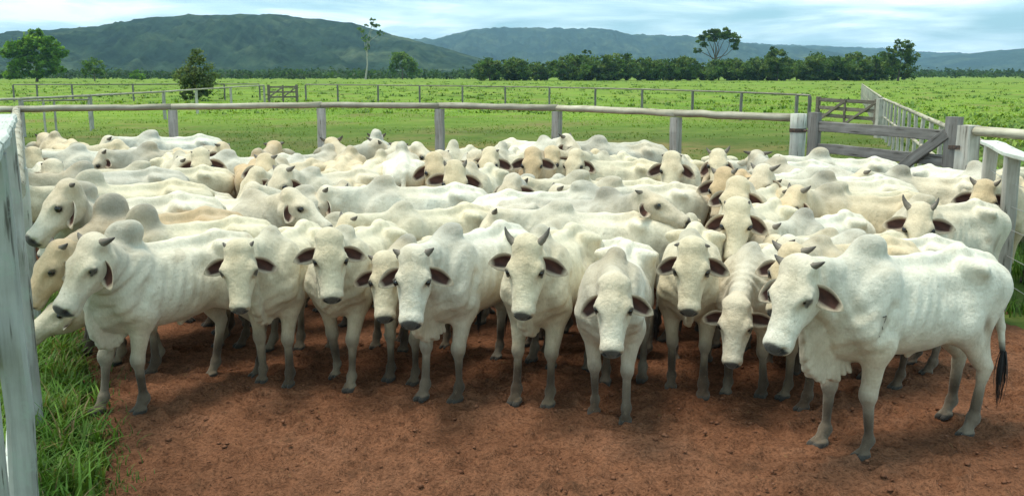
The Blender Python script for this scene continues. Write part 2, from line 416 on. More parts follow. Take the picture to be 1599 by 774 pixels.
def ear_mesh():
    nt, nj = 12, 8; V = []; C = []
    for side in (0, 1):
        for i in range(nt + 1):
            t = i / nt; w = .056 * (math.sin(math.pi * min(1, (.10 + .90 * t)) ** .85) ** .75) * (1 if t < .97 else .75) + .004
            for j in range(nj + 1):
                q = -1 + 2 * j / nj
                x = .190 * t; y = w * q; z = -.030 * (1 - q * q) * math.sin(math.pi * min(1, t + .12)) - .02 * t * t
                if side: z -= .007 * (1 - abs(q) ** 4) + .001
                V.append((x, y, z))
                rim = max(sstep(.55, .90, np.array(abs(q))), sstep(.74, .95, np.array(t)))
                inner = np.array((.060, .023, .016)) * (1 - .35 * math.sin(q * 5 + t * 9)) + np.array((.14, .06, .045)) * max(0, .3 - t)
                outer = np.array((.66, .58, .44)) * (1 - .25 * t)
                C.append(inner * (1 - rim) + np.array((.68, .56, .41)) * rim if side == 0 else outer)
    Q = []; n = (nt + 1) * (nj + 1)
    for i in range(nt):
        for j in range(nj):
            a = i * (nj + 1) + j; b = a + nj + 1
            Q.append((a, b, b + 1, a + 1)); Q.append((n + a, n + a + 1, n + b + 1, n + b))
    for i in range(nt):
        for j in (0, nj):
            a = i * (nj + 1) + j; b = a + nj + 1; Q.append((a, n + a, n + b, b) if j == 0 else (a, b, n + b, n + a))
    a0 = nt * (nj + 1)
    for j in range(nj): Q.append((a0 + j, n + a0 + j, n + a0 + j + 1, a0 + j + 1))
    return mesh_np('ear', np.array(V), np.array(Q), np.array(C))

def horn_mesh(L, up, r0=.030):
    """horn along +x (out), curving to +z (up)"""
    nt, nr = 9, 9; V = []; C = []
    p = np.zeros(3); ang = up * .35
    for i in range(nt + 1):
        t = i / nt; r = r0 * (1 - t) ** .75 + .003
        if i: ang = up * (.35 + .65 * t); p = p + L / nt * np.array((math.cos(ang), 0, math.sin(ang)))
        T = np.array((math.cos(ang), 0, math.sin(ang))); B = np.array((-T[2], 0, T[0]))
        for k in range(nr):
            u = 2 * math.pi * k / nr; rr = r * (1 + .05 * math.sin(i * 2.4))
            V.append(p + rr * (math.cos(u) * np.array((0, 1, 0)) + math.sin(u) * B))
            C.append(np.array((.21, .175, .13)) * (1 - t) + np.array((.05, .043, .038)) * t)
    Q = [(i * nr + k, i * nr + (k + 1) % nr, (i + 1) * nr + (k + 1) % nr, (i + 1) * nr + k) for i in range(nt) for k in range(nr)]
    V.append(p + T * .004); C.append((.05, .04, .035)); e = len(V) - 1
    Q += [(nt * nr + k, nt * nr + (k + 1) % nr, e, e) for k in range(nr)]
    Q = [q for q in Q if q[2] != q[3]]
    return mesh_np('horn', np.array(V), np.array(Q), np.array(C))

def eye_mesh():
    bm = bmesh.new(); bmesh.ops.create_uvsphere(bm, u_segments=12, v_segments=8, radius=.0215)
    for fc in bm.faces: fc.smooth = True
    me = bpy.data.meshes.new('eye'); bm.to_mesh(me); bm.free(); return me

def switch_mesh():
    rs = np.random.RandomState(5); V = []; Q = []
    for s in range(46):
        a = rs.uniform(0, 6.28); r = rs.uniform(.0, .018); w = .006; L = rs.uniform(.24, .42); sp = rs.uniform(.2, 1)
        o = len(V)
        for i in range(6):
            t = i / 5; R = r + (.035 * math.sin(math.pi * min(1, t * .9 + .05))) * sp
            c = np.array((R * math.cos(a), R * math.sin(a), -L * t)); ww = w * (1 - .8 * t)
            tn = np.array((-math.sin(a), math.cos(a), 0)); V += [c - tn * ww, c + tn * ww]
        for i in range(5): Q.append((o + 2 * i, o + 2 * i + 1, o + 2 * i + 3, o + 2 * i + 2))
    return mesh_np('tail_switch', np.array(V), np.array(Q), np.tile((.03, .027, .026), (len(V), 1)))
MAT_COAT = mat_coat(); MAT_EAR = mat_attr('ear_skin', .7); MAT_HORN = mat_attr('horn', .5, .35); MAT_HAIR = mat_attr('tail_hair', .7)
_k = NT('eye', .08, .6); _k.color((.008, .006, .005)); MAT_EYE = _k.m
EAR = ear_mesh(); EYE = eye_mesh(); SWITCH = switch_mesh(); HORNS = {}
for _m, _t in ((EAR, MAT_EAR), (EYE, MAT_EYE), (SWITCH, MAT_HAIR)): _m.materials.append(_t)
def horn(L, up):
    if (L, up) not in HORNS:
        HORNS[(L, up)] = horn_mesh(L, up, .034 if L > .08 else .028); HORNS[(L, up)].materials.append(MAT_HORN)
    return HORNS[(L, up)]

def new_cow(**kw):
    rs = np.random.RandomState(kw['seed'] * 7 + 1)
    if 'droop' in kw and not isinstance(kw['droop'], tuple): kw['droop'] = (kw['droop'] + rs.uniform(-.05, .28), kw['droop'] + rs.uniform(-.05, .28))
    c = dict(coat='cream', heading=0, horns=(.10, .8), droop=(rs.uniform(0, .5), rs.uniform(0, .5)), scale=1.0, hump=1.0, dewlap=1.0, greyness=.45,
             fore=(rs.uniform(-.17, .15), rs.uniform(-.17, .15)), hind=(rs.uniform(-.16, .17), rs.uniform(-.16, .17)),
             ny=0., ne=.5, L=.60, hh=None, roll=rs.uniform(-5, 5), tail=rs.uniform(-1, 1), fat=rs.uniform(.86, 1.03), lean=rs.uniform(-1, 1), hs=rs.uniform(1.15, 1.24))
    c.update(kw); return c

_k = NT('brand_scar', .8, .1); _k.color((.10, .09, .08)); MAT_SCAR = _k.m
def brand_mark(me, root):
    """small burnt-in strokes on the shoulder: a hooked stroke, a slanting one and a dot, laid on the skin"""
    from mathutils.bvhtree import BVHTree
    co = np.empty(len(me.vertices) * 3, np.float32); me.vertices.foreach_get('co', co); co = co.reshape(-1, 3)
    bv = BVHTree.FromPolygons([tuple(v) for v in co], [tuple(p.vertices) for p in me.polygons]); V = []; Q = []
    for line in (((.0, .0), (-.048, .004), (-.046, -.03), (-.028, -.05)), ((.004, -.072), (-.03, -.104)), ((.026, -.150), (.002, -.154))):
        pts = []
        for a, b in zip(line[:-1], line[1:]):
            for t in np.linspace(0, 1, 5): pts.append((a[0] + (b[0] - a[0]) * t, a[1] + (b[1] - a[1]) * t))
        for a, b in zip(pts[:-1], pts[1:]):
            d = np.array(b) - np.array(a); L = np.hypot(*d)
            if L < 1e-5: continue
            n = np.array((-d[1], d[0])) / L * .0045; o = len(V)
            for p in (np.array(a) - n, np.array(a) + n, np.array(b) + n, np.array(b) - n):
                hit = bv.ray_cast(Vector((.45 + p[0] * .8, .7, .98 + p[1] * .8)), Vector((0, -1, 0)))
                V.append(np.array(hit[0] + hit[1] * .0025) if hit[0] is not None else np.array((.45 + p[0] * .8, .2, .98 + p[1] * .8)))
            Q.append((o, o + 1, o + 2, o + 3))
    link('brand_mark', mesh_np('brand_mark', np.array(V), np.array(Q)), MAT_SCAR, root)

def rot_of(heading): return math.atan2(-math.cos(math.radians(heading)), math.sin(math.radians(heading)))

def build_cow(c, loc, voxel):
    rz = rot_of(c['heading'])
    root = empty('zebu_cow', tuple(loc), rz, c['scale'])
    tag(root, c.get('label'), 'cow', c.get('group', 'zebu cattle in the corral'))
    hh = c['hh'] or (c['heading'], 60)
    F, S, U = head_axes(hh[0] - c['heading'], hh[1], c['roll'])
    c['axes'] = (F, S, U); c['poll'] = P = poll_at(c['ny'], c['ne'], c['L'])
    body = link('body', cow_mesh(c, voxel), MAT_COAT, root)
    if c.get('brand'): brand_mark(body.data, root)
    rsx = np.random.RandomState(c['seed'] + 500)
    hs = c['hs']
    H = lambda a, b, d: Vector(P + hs * (F * a + S * b + U * d))
    for s in (-1, 1):
        es = 1.0 if c['loc'][1] < 8.6 else 1.35; link('eye', EYE, None, root, Matrix.Translation(H(.200, s * .097, -.046)) @ Matrix.Diagonal((es, es, es, 1)))
        # ear: out to the side, a little back, hanging by droop
        dr = c['droop'] if isinstance(c['droop'], (int, float)) else c['droop'][0 if s < 0 else 1]
        down = Vector(F) * math.sin(dr) + Vector(S) * s * math.cos(dr)
        X = (down * .97 - Vector(U) * c.get('earback', .18)).normalized()
        Z = (Vector(U) * .95 + Vector(F) * .30); Z = (Z - X * Z.dot(X)).normalized(); Y = Z.cross(X)
        M = Matrix((X, Y, Z)).transposed().to_4x4(); M.translation = H(.125, s * .080, -.095)
        es = hs * c.get('ears', .94 if c['loc'][1] < 8.6 else 1.04)
        link('ear', EAR, None, root, M @ Matrix.Diagonal((es, es, es, 1)))
        if c['horns']:
            X = (Vector(S) * s * .92 - Vector(F) * .15 - Vector(U) * .05).normalized(); Z = (-Vector(F) + Vector(U) * .1); Z = (Z - X * Z.dot(X)).normalized(); Y = Z.cross(X)
            M = Matrix((X, Y, Z)).transposed().to_4x4(); M.translation = H(.030, s * .066, -.040)
            hz = .9 * rsx.uniform(.85, 1.12); link('horn', horn(*c['horns']), None, root, M @ Matrix.Diagonal((hz, .9, hz, 1)))
    if c.get('switch', True):
        tl = c['tail']; link('tail_switch', SWITCH, None, root, Matrix.Translation((-.86, tl * .2, .56)))
    return root
# ----------------------------------------------------------------------------
# noise for relief
# ----------------------------------------------------------------------------
def vhash(ix, iy, seed):
    h = (ix.astype(np.int64) * 374761393 + iy.astype(np.int64) * 668265263 + seed * 1442695041) & 0x7fffffff
    h = ((h ^ (h >> 13)) * 1274126177) & 0x7fffffff
    return ((h ^ (h >> 16)) & 0xffff) / 65535.0
def n2(x, y, seed=0):
    ix, iy = np.floor(x), np.floor(y); fx, fy = x - ix, y - iy
    fx, fy = fx * fx * (3 - 2 * fx), fy * fy * (3 - 2 * fy)
    a, b, c, d = vhash(ix, iy, seed), vhash(ix + 1, iy, seed), vhash(ix, iy + 1, seed), vhash(ix + 1, iy + 1, seed)
    return (a * (1 - fx) + b * fx) * (1 - fy) + (c * (1 - fx) + d * fx) * fy
def fbm(x, y, o=4, seed=0, g=.5):
    s, a, t = 0, 1., 0
    for i in range(o): s = s + a * n2(x * 2 ** i, y * 2 ** i, seed + i * 17); t += a; a *= g
    return s / t
def gridmesh(name, X, Y, Z, col=None):
    h, w = X.shape; V = np.stack([X, Y, Z], -1).reshape(-1, 3); i = np.arange(h * w).reshape(h, w)
    Q = np.stack([i[:-1, :-1], i[:-1, 1:], i[1:, 1:], i[1:, :-1]], -1).reshape(-1, 4)
    return mesh_np(name, V, Q, None if col is None else col.reshape(-1, 3))
# ---------------------------------------------------------------- pen outline and fences (world positions read from the photograph)
RAIL_Z = 1.90
MAIN_PX = [(25, 166.5), (268, 163.5), (501, 161), (686, 162), (870, 165), (1056, 173), (1247, 180)]
MAIN = [at_z(x, y, RAIL_Z - .03)[:2] for x, y in MAIN_PX]
GATE_L = at_z(1273, 181, 1.90)[:2]; GATE_R = at_z(1489, 197, 1.86)[:2]; LATCH = MAIN[-1]
HINGE = at_z(1513, 200, 1.84)[:2]
RP = [at_z(1549, 224, 1.78)[:2], at_z(1583, 240, 1.78)[:2]]; RP.append(RP[1] + (RP[1] - RP[0]) * 1.3 + [.15, -1.4])
LEFT_END = at_z(8, 181, 2.36)[:2]
# ---------------------------------------------------------------- ground
def mat_pasture():
    k = NT('pasture', .95, .05)
    a = k.noise(.05, 5, .6); b = k.noise(.45, 5, .65); c = k.noise(3.2, 4, .7); d = k.noise(12, 3)
    near = k.ramp(b, [(.30, (.072, .110, .024)), (.5, (.100, .138, .032)), (.70, (.150, .155, .052))])
    far = k.ramp(b, [(.28, (.120, .200, .028)), (.5, (.170, .262, .038)), (.72, (.235, .300, .062))])
    # the first paddock (to the second fence) is grazed and duller than the pasture beyond
    sp = k.n('ShaderNodeSeparateXYZ'); k.l(k.tc.outputs['Object'], sp.inputs[0])
    m = k.n('ShaderNodeMapRange'); m.inputs[1].default_value = 36; m.inputs[2].default_value = 62; k.l(sp.outputs['Y'], m.inputs[0])
    base = k.mix(m.outputs[0], near, far)
    soil = k.ramp(k.noise(.16, 5, .6, dist=.4), [(.50, (0, 0, 0)), (.70, (.75, .75, .75))])
    base = k.mix(soil, base, (.200, .150, .070))
    # worn, browner turf just outside the far side of the pen
    vm = k.n('ShaderNodeVectorMath', operation='SUBTRACT'); vm.inputs[1].default_value = (2.5, 33, 0); k.l(k.tc.outputs['Object'], vm.inputs[0])
    vs_ = k.n('ShaderNodeVectorMath', operation='MULTIPLY'); vs_.inputs[1].default_value = (.085, .20, 0); k.l(vm.outputs[0], vs_.inputs[0])
    ln_ = k.n('ShaderNodeVectorMath', operation='LENGTH'); k.l(vs_.outputs[0], ln_.inputs[0])
    wr = k.mix(1, k.ramp(ln_.outputs['Value'], [(.25, (1, 1, 1)), (1.0, (0, 0, 0))]), k.ramp(k.noise(.8, 5, .65), [(.38, (0, 0, 0)), (.62, (.85, .85, .85))]), 'MULTIPLY')
    base = k.mix(wr, base, (.235, .155, .070))
    base = k.mix(1, base, k.ramp(c, [(.30, (.66, .72, .66)), (.55, (1, 1, 1)), (.8, (1.14, 1.10, 1.0))]), 'MULTIPLY')
    base = k.mix(1, base, k.ramp(a, [(.32, (.60, .70, .60)), (.5, (.95, .97, .95)), (.68, (1.15, 1.08, 1.0))]), 'MULTIPLY')
    k.color(base); k.bump(d, .5, .04); return k.m
MAT_PAST = mat_pasture()
R_ = 8600.
ground = gridmesh('ground', *np.meshgrid(np.concatenate([[-13900], np.linspace(-400, 400, 9), [13900]]), np.concatenate([[-280], np.linspace(0, 900, 10), [R_]])), np.zeros((12, 11)))
tag(link('pasture', ground, MAT_PAST), kind='structure')
def mat_dirt():
    k = NT('red_dirt', .95, .08)
    a = k.noise(.9, 6, .6); b = k.noise(7, 6, .68); c = k.noise(42, 4, .65)
    col = k.ramp(a, [(.30, (.165, .072, .038)), (.52, (.225, .102, .055)), (.72, (.285, .138, .080))])
    col = k.mix(1, col, k.ramp(b, [(.30, (.58, .56, .55)), (.50, (1, 1, 1)), (.75, (1.22, 1.2, 1.18))]), 'MULTIPLY')
    col = k.mix(1, col, k.ramp(c, [(.32, (.45, .43, .42)), (.52, (1.0, 1.0, 1.0)), (.75, (1.3, 1.28, 1.26))]), 'MULTIPLY')
    dung = k.ramp(k.noise(2.1, 5, .6, dist=1.0), [(.60, (0, 0, 0)), (.70, (.7, .7, .7))]); col = k.mix(dung, col, (.10, .050, .028))
    straw = k.ramp(k.noise(22, 3, .5, sc=(1, .35, 1)), [(.70, (0, 0, 0)), (.76, (.55, .55, .55))]); col = k.mix(straw, col, (.26, .17, .075))
    k.color(col)
    mixh = k.mix(.45, b, c); k.bump(mixh, 1.0, .09); return k.m
def dirt_edge_left(y):      # the grass strip along the left fence: x of its inner edge
    y = np.asarray(y, float)
    xa = np.array([at_z(px, py, 0)[:2] for px, py in ((150, 774), (140, 700), (132, 640), (128, 590), (112, 545), (95, 515))])
    o = np.argsort(xa[:, 1]); xs = np.interp(y, xa[o, 1], xa[o, 0])
    return xs
def dirt_z(x, y):
    z = .010 + .030 * (fbm(x * .8, y * .8, 3, 5) - .5) + .046 * (fbm(x * 3.6, y * 3.6, 4, 9, .6) - .5) + .034 * (fbm(x * 14, y * 14, 3, 21, .6) - .5)
    return z + .012
def build_dirt():
    ys = np.concatenate([np.arange(4.2, 9.0, .026), np.arange(9.0, 26, .30)])
    xs = np.concatenate([np.arange(-11.5, -4.6, .3), np.arange(-4.6, 6.0, .03), np.arange(6.0, 7.7, .3)])
    X, Y = np.meshgrid(xs, ys); Z = dirt_z(X, Y)
    # hoof prints
    rs = np.random.RandomState(3)
    for _ in range(900):
        cx, cy = rs.uniform(-4.2, 5.2), 4.6 + 4.2 * rs.rand() ** 1.2; r = rs.uniform(.055, .095)
        i0, i1 = np.searchsorted(xs, [cx - .2, cx + .2]); j0, j1 = np.searchsorted(ys, [cy - .2, cy + .2])
        q = np.hypot(X[j0:j1, i0:i1] - cx, (Y[j0:j1, i0:i1] - cy) * .85) / r
        Z[j0:j1, i0:i1] += -.040 * np.exp(-q ** 4) + .016 * np.exp(-((q - 1.35) / .4) ** 2)
    # sink below the pasture outside the fence line and under the grass strip
    poly = np.array([LEFT_END * 1.0] + [MAIN[0]] + MAIN[1:] + [GATE_R, HINGE] + RP + [RP[-1] + [.4, -6], [-3.2, -3]])
    cen = poly.mean(0)
    ang = np.arctan2(poly[:, 1] - cen[1], poly[:, 0] - cen[0]); rad = np.hypot(poly[:, 0] - cen[0], poly[:, 1] - cen[1]); o = np.argsort(ang)
    aa = np.concatenate([ang[o] - 2 * np.pi, ang[o], ang[o] + 2 * np.pi]); rr = np.tile(rad[o], 3)
    th = np.arctan2(Y - cen[1], X - cen[0]); R = np.interp(th, aa, rr)
    edge = R - np.hypot(X - cen[0], Y - cen[1]) + .5 * (fbm(X * .9, Y * .9, 3, 40) - .5)
    edge = np.where(Y < 10, np.minimum(edge + 3, X - dirt_edge_left(Y) + .35 * (fbm(X * 3, Y * 3, 3, 41) - .5)), edge)
    edge = np.where(Y < 10, np.minimum(edge, 5.35 - X + .3 * (fbm(X * 2, Y * 2, 3, 42) - .5)), edge)
    Z = np.where(edge > 0, np.maximum(Z, .006), -.05) * 1.0
    Z = np.where(edge > 0, Z * sstep(0, .25, edge) + .005 * (1 - sstep(0, .25, edge)), Z)
    tag(link('pen_floor', gridmesh('pen_floor', X, Y, Z), mat_dirt()), kind='structure')
build_dirt()
def build_clods():
    rs = np.random.RandomState(8); V = []; Q = []
    ico = np.array([(0, 0, 1), (.9, 0, .2), (.28, .85, .2), (-.73, .53, .2), (-.73, -.53, .2), (.28, -.85, .2), (0, 0, -.6)]) 
    F = [(0, 1, 2), (0, 2, 3), (0, 3, 4), (0, 4, 5), (0, 5, 1), (6, 2, 1), (6, 3, 2), (6, 4, 3), (6, 5, 4), (6, 1, 5)]
    n = 2600
    P = np.stack([rs.uniform(-4.0, 5.0, n), 4.7 + 4.3 * rs.rand(n) ** 1.3], 1); P = P[P[:, 0] > dirt_edge_left(P[:, 1]) + .05]
    z = dirt_z(P[:, 0], P[:, 1])
    for (x, y), zz in zip(P, z):
        r = .006 + .024 * rs.rand() ** 3; o = len(V)
        a = rs.uniform(0, 6.28); ca, sa = math.cos(a), math.sin(a)
        q = ico * r * (1 + .35 * rs.randn(7, 1) * .5) * [1, rs.uniform(.6, 1), rs.uniform(.5, .8)]
        V += [(x + v[0] * ca - v[1] * sa, y + v[0] * sa + v[1] * ca, zz + v[2] + r * .2) for v in q]; Q += [(o + a_, o + b_, o + c_) for a_, b_, c_ in F]
    k = NT('clod', .95, .08); k.color(k.ramp(k.noise(9, 2), [(.3, (.12, .052, .029)), (.7, (.24, .112, .064))]))
    tag(link('dirt_clods', mesh_np('dirt_clods', np.array(V), np.array(Q)), k.m), kind='stuff')
build_clods()
# ---------------------------------------------------------------- grass
def mat_leaf(name, rough=.6, trans=.25):
    k = NT(name, rough, .25); c = k.attr(); k.color(c)
    tr = k.n('ShaderNodeBsdfTranslucent'); k.l(k.mix(1, c, (1.3, 1.25, .6), 'MULTIPLY'), tr.inputs['Color'])
    ms = k.n('ShaderNodeMixShader'); ms.inputs[0].default_value = trans; out = [n for n in k.t.nodes if n.type == 'OUTPUT_MATERIAL'][0]
    k.l(k.b.outputs[0], ms.inputs[1]); k.l(tr.outputs[0], ms.inputs[2]); k.l(ms.outputs[0], out.inputs['Surface']); return k.m
MAT_GRASS = mat_leaf('grass_blades', .55, .3)
def blades(P, L, W, bend, col, rs, seg=3):
    """vectorised curved blades: roots P (n,3)"""
    n = len(P); a = rs.uniform(0, 2 * np.pi, n); d = np.stack([np.cos(a), np.sin(a), np.zeros(n)], 1); s = np.stack([-np.sin(a), np.cos(a), np.zeros(n)], 1)
    V = []; C = []
    for i in range(seg + 1):
        t = i / seg; ctr = P + d * (L * bend * t * t)[:, None] + np.array([0, 0, 1.]) * (L * (t - .45 * bend * t * t))[:, None]
        w = (W * (1 - t) ** .7 + .0006)[:, None]
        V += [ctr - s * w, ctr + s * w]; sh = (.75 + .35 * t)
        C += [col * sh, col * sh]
    V = np.stack(V, 1).reshape(-1, 3); C = np.stack(C, 1).reshape(-1, 3); m = 2 * (seg + 1); base = (np.arange(n) * m)[:, None]
    Q = np.concatenate([base + np.array([2 * i, 2 * i + 1, 2 * i + 3, 2 * i + 2]) for i in range(seg)], 1).reshape(-1, 4)
    return V, Q, C
def build_near_grass():
    rs = np.random.RandomState(4)
    # tufts along the inside of the left fence
    pts = []
    while len(pts) < 520:
        y = rs.uniform(4.3, 10.5); xe = float(dirt_edge_left(y)); w = rs.rand()
        x = xe + .16 - 1.35 * w ** 1.0 * (1 if y < 9 else .6)
        if rs.rand() < .25 + .75 * (w > .12): pts.append((x, y, w))
    P, L, W, B, C = [], [], [], [], []
    for x, y, w in pts:
        nb = rs.randint(18, 34); big = (.5 + .6 * rs.rand()) * (.55 + .45 * min(1, w * 3))
        g = np.array((.085, .20, .028)) * rs.uniform(.75, 1.35) + np.array((.07, .05, .01)) * rs.rand()
        r = np.abs(rs.randn(nb)) * .07; a = rs.uniform(0, 6.28, nb)
        P.append(np.stack([x + r * np.cos(a), y + r * np.sin(a), np.full(nb, .0)], 1)); L.append(big * rs.uniform(.16, .46, nb)); W.append(rs.uniform(.006, .014, nb)); B.append(rs.uniform(.2, 1.0, nb))
        cc = np.clip(g * rs.uniform(.65, 1.35, (nb, 1)), 0, .5); dead = rs.rand(nb) < .10; cc[dead] = np.array((.26, .20, .09)) * rs.uniform(.7, 1.2, (int(dead.sum()), 1)); C.append(cc)
    # short sprigs creeping into the dirt
    n = 700; y = rs.uniform(4.4, 8.2, n); x = dirt_edge_left(y) + np.abs(rs.randn(n)) * .16
    P.append(np.stack([x, y, np.full(n, .015)], 1)); L.append(rs.uniform(.04, .13, n)); W.append(rs.uniform(.003, .006, n)); B.append(rs.uniform(.3, 1, n)); C.append(np.tile((.075, .15, .025), (n, 1)) * rs.uniform(.7, 1.3, (n, 1)))
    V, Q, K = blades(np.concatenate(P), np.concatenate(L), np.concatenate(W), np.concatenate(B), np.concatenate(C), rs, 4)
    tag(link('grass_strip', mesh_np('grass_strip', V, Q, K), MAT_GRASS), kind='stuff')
    # right of the pen, outside the fence
    n = 9000; y = rs.uniform(7.5, 15, n); x = 5.5 + 1.0 * (y > 10.5) + rs.uniform(0, 4.5, n)
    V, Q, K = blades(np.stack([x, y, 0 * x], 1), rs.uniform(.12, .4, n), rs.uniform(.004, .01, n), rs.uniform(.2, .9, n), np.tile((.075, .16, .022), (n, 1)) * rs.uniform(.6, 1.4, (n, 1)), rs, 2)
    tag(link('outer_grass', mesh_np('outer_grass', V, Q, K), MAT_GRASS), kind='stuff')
build_near_grass()
def build_pasture_grass():
    rs = np.random.RandomState(14)
    # grazed paddock just beyond the pen: short tufts
    n = 40000; az = rs.uniform(-.62, .62, n); d = 21 * (95 / 21) ** rs.rand(n) ** .85; x = d * np.tan(az); y = d
    keep = (fbm(x * .25, y * .25, 3, 70) + .5 * (fbm(x * 1.2, y * 1.2, 2, 71) - .5) > .40 + .1 * rs.rand(n)); x, y, d = x[keep], y[keep], d[keep]
    inpen = (y < 29) & (x > -11) & (x < 6) & (y < np.interp(x, [p[0] for p in MAIN], [p[1] for p in MAIN]) + .4); x, y, d = x[~inpen], y[~inpen], d[~inpen]; n = len(x)
    t = sstep(38, 60, y)[:, None]; v = fbm(x * .5, y * .5, 3, 77)[:, None]
    col = ((1 - t) * np.array((.145, .205, .045)) + t * np.array((.25, .40, .05))) * (.75 + .5 * v) * rs.uniform(.8, 1.25, (n, 1))
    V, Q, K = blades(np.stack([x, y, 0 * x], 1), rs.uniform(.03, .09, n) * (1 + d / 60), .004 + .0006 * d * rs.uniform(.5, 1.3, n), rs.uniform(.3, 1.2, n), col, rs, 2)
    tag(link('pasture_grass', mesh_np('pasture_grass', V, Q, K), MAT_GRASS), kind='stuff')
    # taller weed tussocks: rounded tufts of broad blades, darker
    m = 3800; az = rs.uniform(-.62, .62, m); d = 34 * (330 / 34) ** rs.rand(m); x = d * np.tan(az); y = d
    keep = ((x > .35 * (y - 13) + 7.5) | (y > 62)) & (fbm(x * .03, y * .03, 3, 90) > .36); x, y, d = x[keep], y[keep], d[keep]
    m2 = 900; yy = rs.uniform(15, 60, m2); xx = .35 * (yy - 13) + 8 + rs.rand(m2) ** 1.2 * yy * .5; x = np.concatenate([x, xx]); y = np.concatenate([y, yy]); d = np.concatenate([d, yy])
    P, L, W, B, C = [], [], [], [], []
    for X, Y, D in zip(x, y, d):
        nb = 9; s = rs.uniform(.20, .55) * (1 + D / 400); r = np.abs(rs.randn(nb)) * s * .75; a = rs.uniform(0, 6.28, nb)
        P.append(np.stack([X + r * np.cos(a), Y + r * np.sin(a), 0 * r], 1)); L.append(s * rs.uniform(.5, 1.1, nb)); W.append(s * rs.uniform(.09, .17, nb)); B.append(rs.uniform(.8, 1.6, nb))
        C.append(np.array(((.11, .21, .03), (.19, .31, .045), (.26, .38, .06))[rs.choice(3, p=(.4, .4, .2))]) * rs.uniform(.7, 1.25, (nb, 1)))
    V, Q, K = blades(np.concatenate(P), np.concatenate(L), np.concatenate(W), np.concatenate(B), np.concatenate(C), rs, 2)
    tag(link('pasture_weeds', mesh_np('pasture_weeds', V, Q, K), MAT_GRASS), kind='stuff')
build_pasture_grass()
# ---------------------------------------------------------------- hills
def mat_hill():
    k = NT('hill_forest', 1.0, 0.0); a = k.noise(.0065, 8, .68, sc=(1, 1, 1.6)); b = k.noise(.035, 5, .75)
    c = k.ramp(a, [(.3, (.012, .024, .018)), (.50, (.026, .046, .028)), (.62, (.060, .082, .046)), (.75, (.12, .135, .085))])
    k.color(k.mix(1, c, k.ramp(b, [(.34, (.45, .5, .5)), (.62, (1.3, 1.35, 1.25))]), 'MULTIPLY')); k.bump(b, .45, 20); return k.m
MAT_HILL = mat_hill()
def hill(pts, D, depth, seed, step=1.6):
    px = np.arange(pts[0][0], pts[-1][0] + .1, step); yy = np.interp(px, [p[0] for p in pts], [p[1] for p in pts])
    for _ in range(3): yy[1:-1] = .25 * yy[:-2] + .5 * yy[1:-1] + .25 * yy[2:]
    H = np.maximum((HORIZON - yy) / FPX * D + CAM_H, -20)
    v = np.concatenate([np.linspace(0, 1, 34), np.linspace(1.15, 2.2, 6)])
    U, Vv = np.meshgrid(px, v); Hh = np.tile(H, (len(v), 1))
    Y = D - depth + Vv * depth; X = (U - CX) / FPX * D * (.72 + .28 * Y / D)
    prof = np.where(Vv <= 1, sstep(0, 1, Vv) ** .85 * .6 + .4 * Vv, 1 - .5 * sstep(1, 2.2, Vv))
    gul = (np.abs(fbm(X / (D * .040), Y / (D * .10), 5, seed, .6) - .5) * 2 - .35) * .48 * np.sin(np.clip(Vv, 0, 1) * np.pi) ** .7
    Z = Hh * np.clip(prof + gul, -.02, 1.0) + (fbm(X / 45, Y / 45, 4, seed + 3, .7) - .5) * .0040 * D * sstep(0, .2, Vv) - 4
    tag(link('hills', gridmesh('hills', X, Y, Z), MAT_HILL), kind='structure')
hill([(-900, 75), (-500, 66), (-150, 57), (0, 52), (50, 50), (100, 47), (160, 42), (200, 37), (250, 28), (300, 26), (400, 24), (470, 27), (560, 37), (600, 50), (680, 70), (760, 92), (850, 116)], 2000, 900, 1)
hill([(430, 110), (560, 66), (640, 62), (680, 62), (740, 48), (780, 45), (870, 46), (940, 47), (980, 55), (1080, 58), (1160, 69), (1260, 77), (1400, 100), (1460, 117)], 4900, 1500, 2)
hill([(850, 90), (1000, 78), (1100, 70), (1200, 70), (1350, 76), (1450, 83), (1520, 84), (1700, 90), (2100, 84)], 6400, 1500, 3)
hill([(1340, 117), (1400, 102), (1440, 90), (1500, 85), (1560, 78), (1599, 75), (1750, 66), (2100, 60), (2600, 75)], 5000, 1600, 4)
# ---------------------------------------------------------------- trees
MAT_LEAF = mat_leaf('tree_leaves', .6, .45)
def mat_bark(name, c0, c1):
    k = NT(name, .9, .15); n = k.noise(3, 5, .6, sc=(4, 4, .6)); k.color(k.ramp(n, [(.3, c0), (.7, c1)])); k.bump(n, .5, .05); return k.m
MAT_BARK = mat_bark('bark', (.07, .055, .04), (.17, .14, .10)); MAT_PALE = mat_bark('pale_bark', (.30, .28, .23), (.48, .45, .38))
def tube(pts, rad, n=7):
    V = []; Q = []
    for i, (p, r) in enumerate(zip(pts, rad)):
        p = np.array(p, float); T = nrm(np.array(pts[min(i + 1, len(pts) - 1)], float) - np.array(pts[max(i - 1, 0)], float))
        A = nrm(np.cross(T, (.3, .9, .1))); B = np.cross(T, A)
        V += [p + r * (math.cos(2 * math.pi * k / n) * A + math.sin(2 * math.pi * k / n) * B) for k in range(n)]
    for i in range(len(pts) - 1):
        for k in range(n): Q.append((i * n + k, i * n + (k + 1) % n, (i + 1) * n + (k + 1) % n, (i + 1) * n + k))
    return V, Q
class MBld:
    def __init__(self): self.V = []; self.Q = []; self.C = []
    def add(self, V, Q, c=None):
        o = len(self.V); self.V += list(V); self.Q += [tuple(o + i for i in q) for q in Q]
        if c is not None: self.C += [c] * len(V)
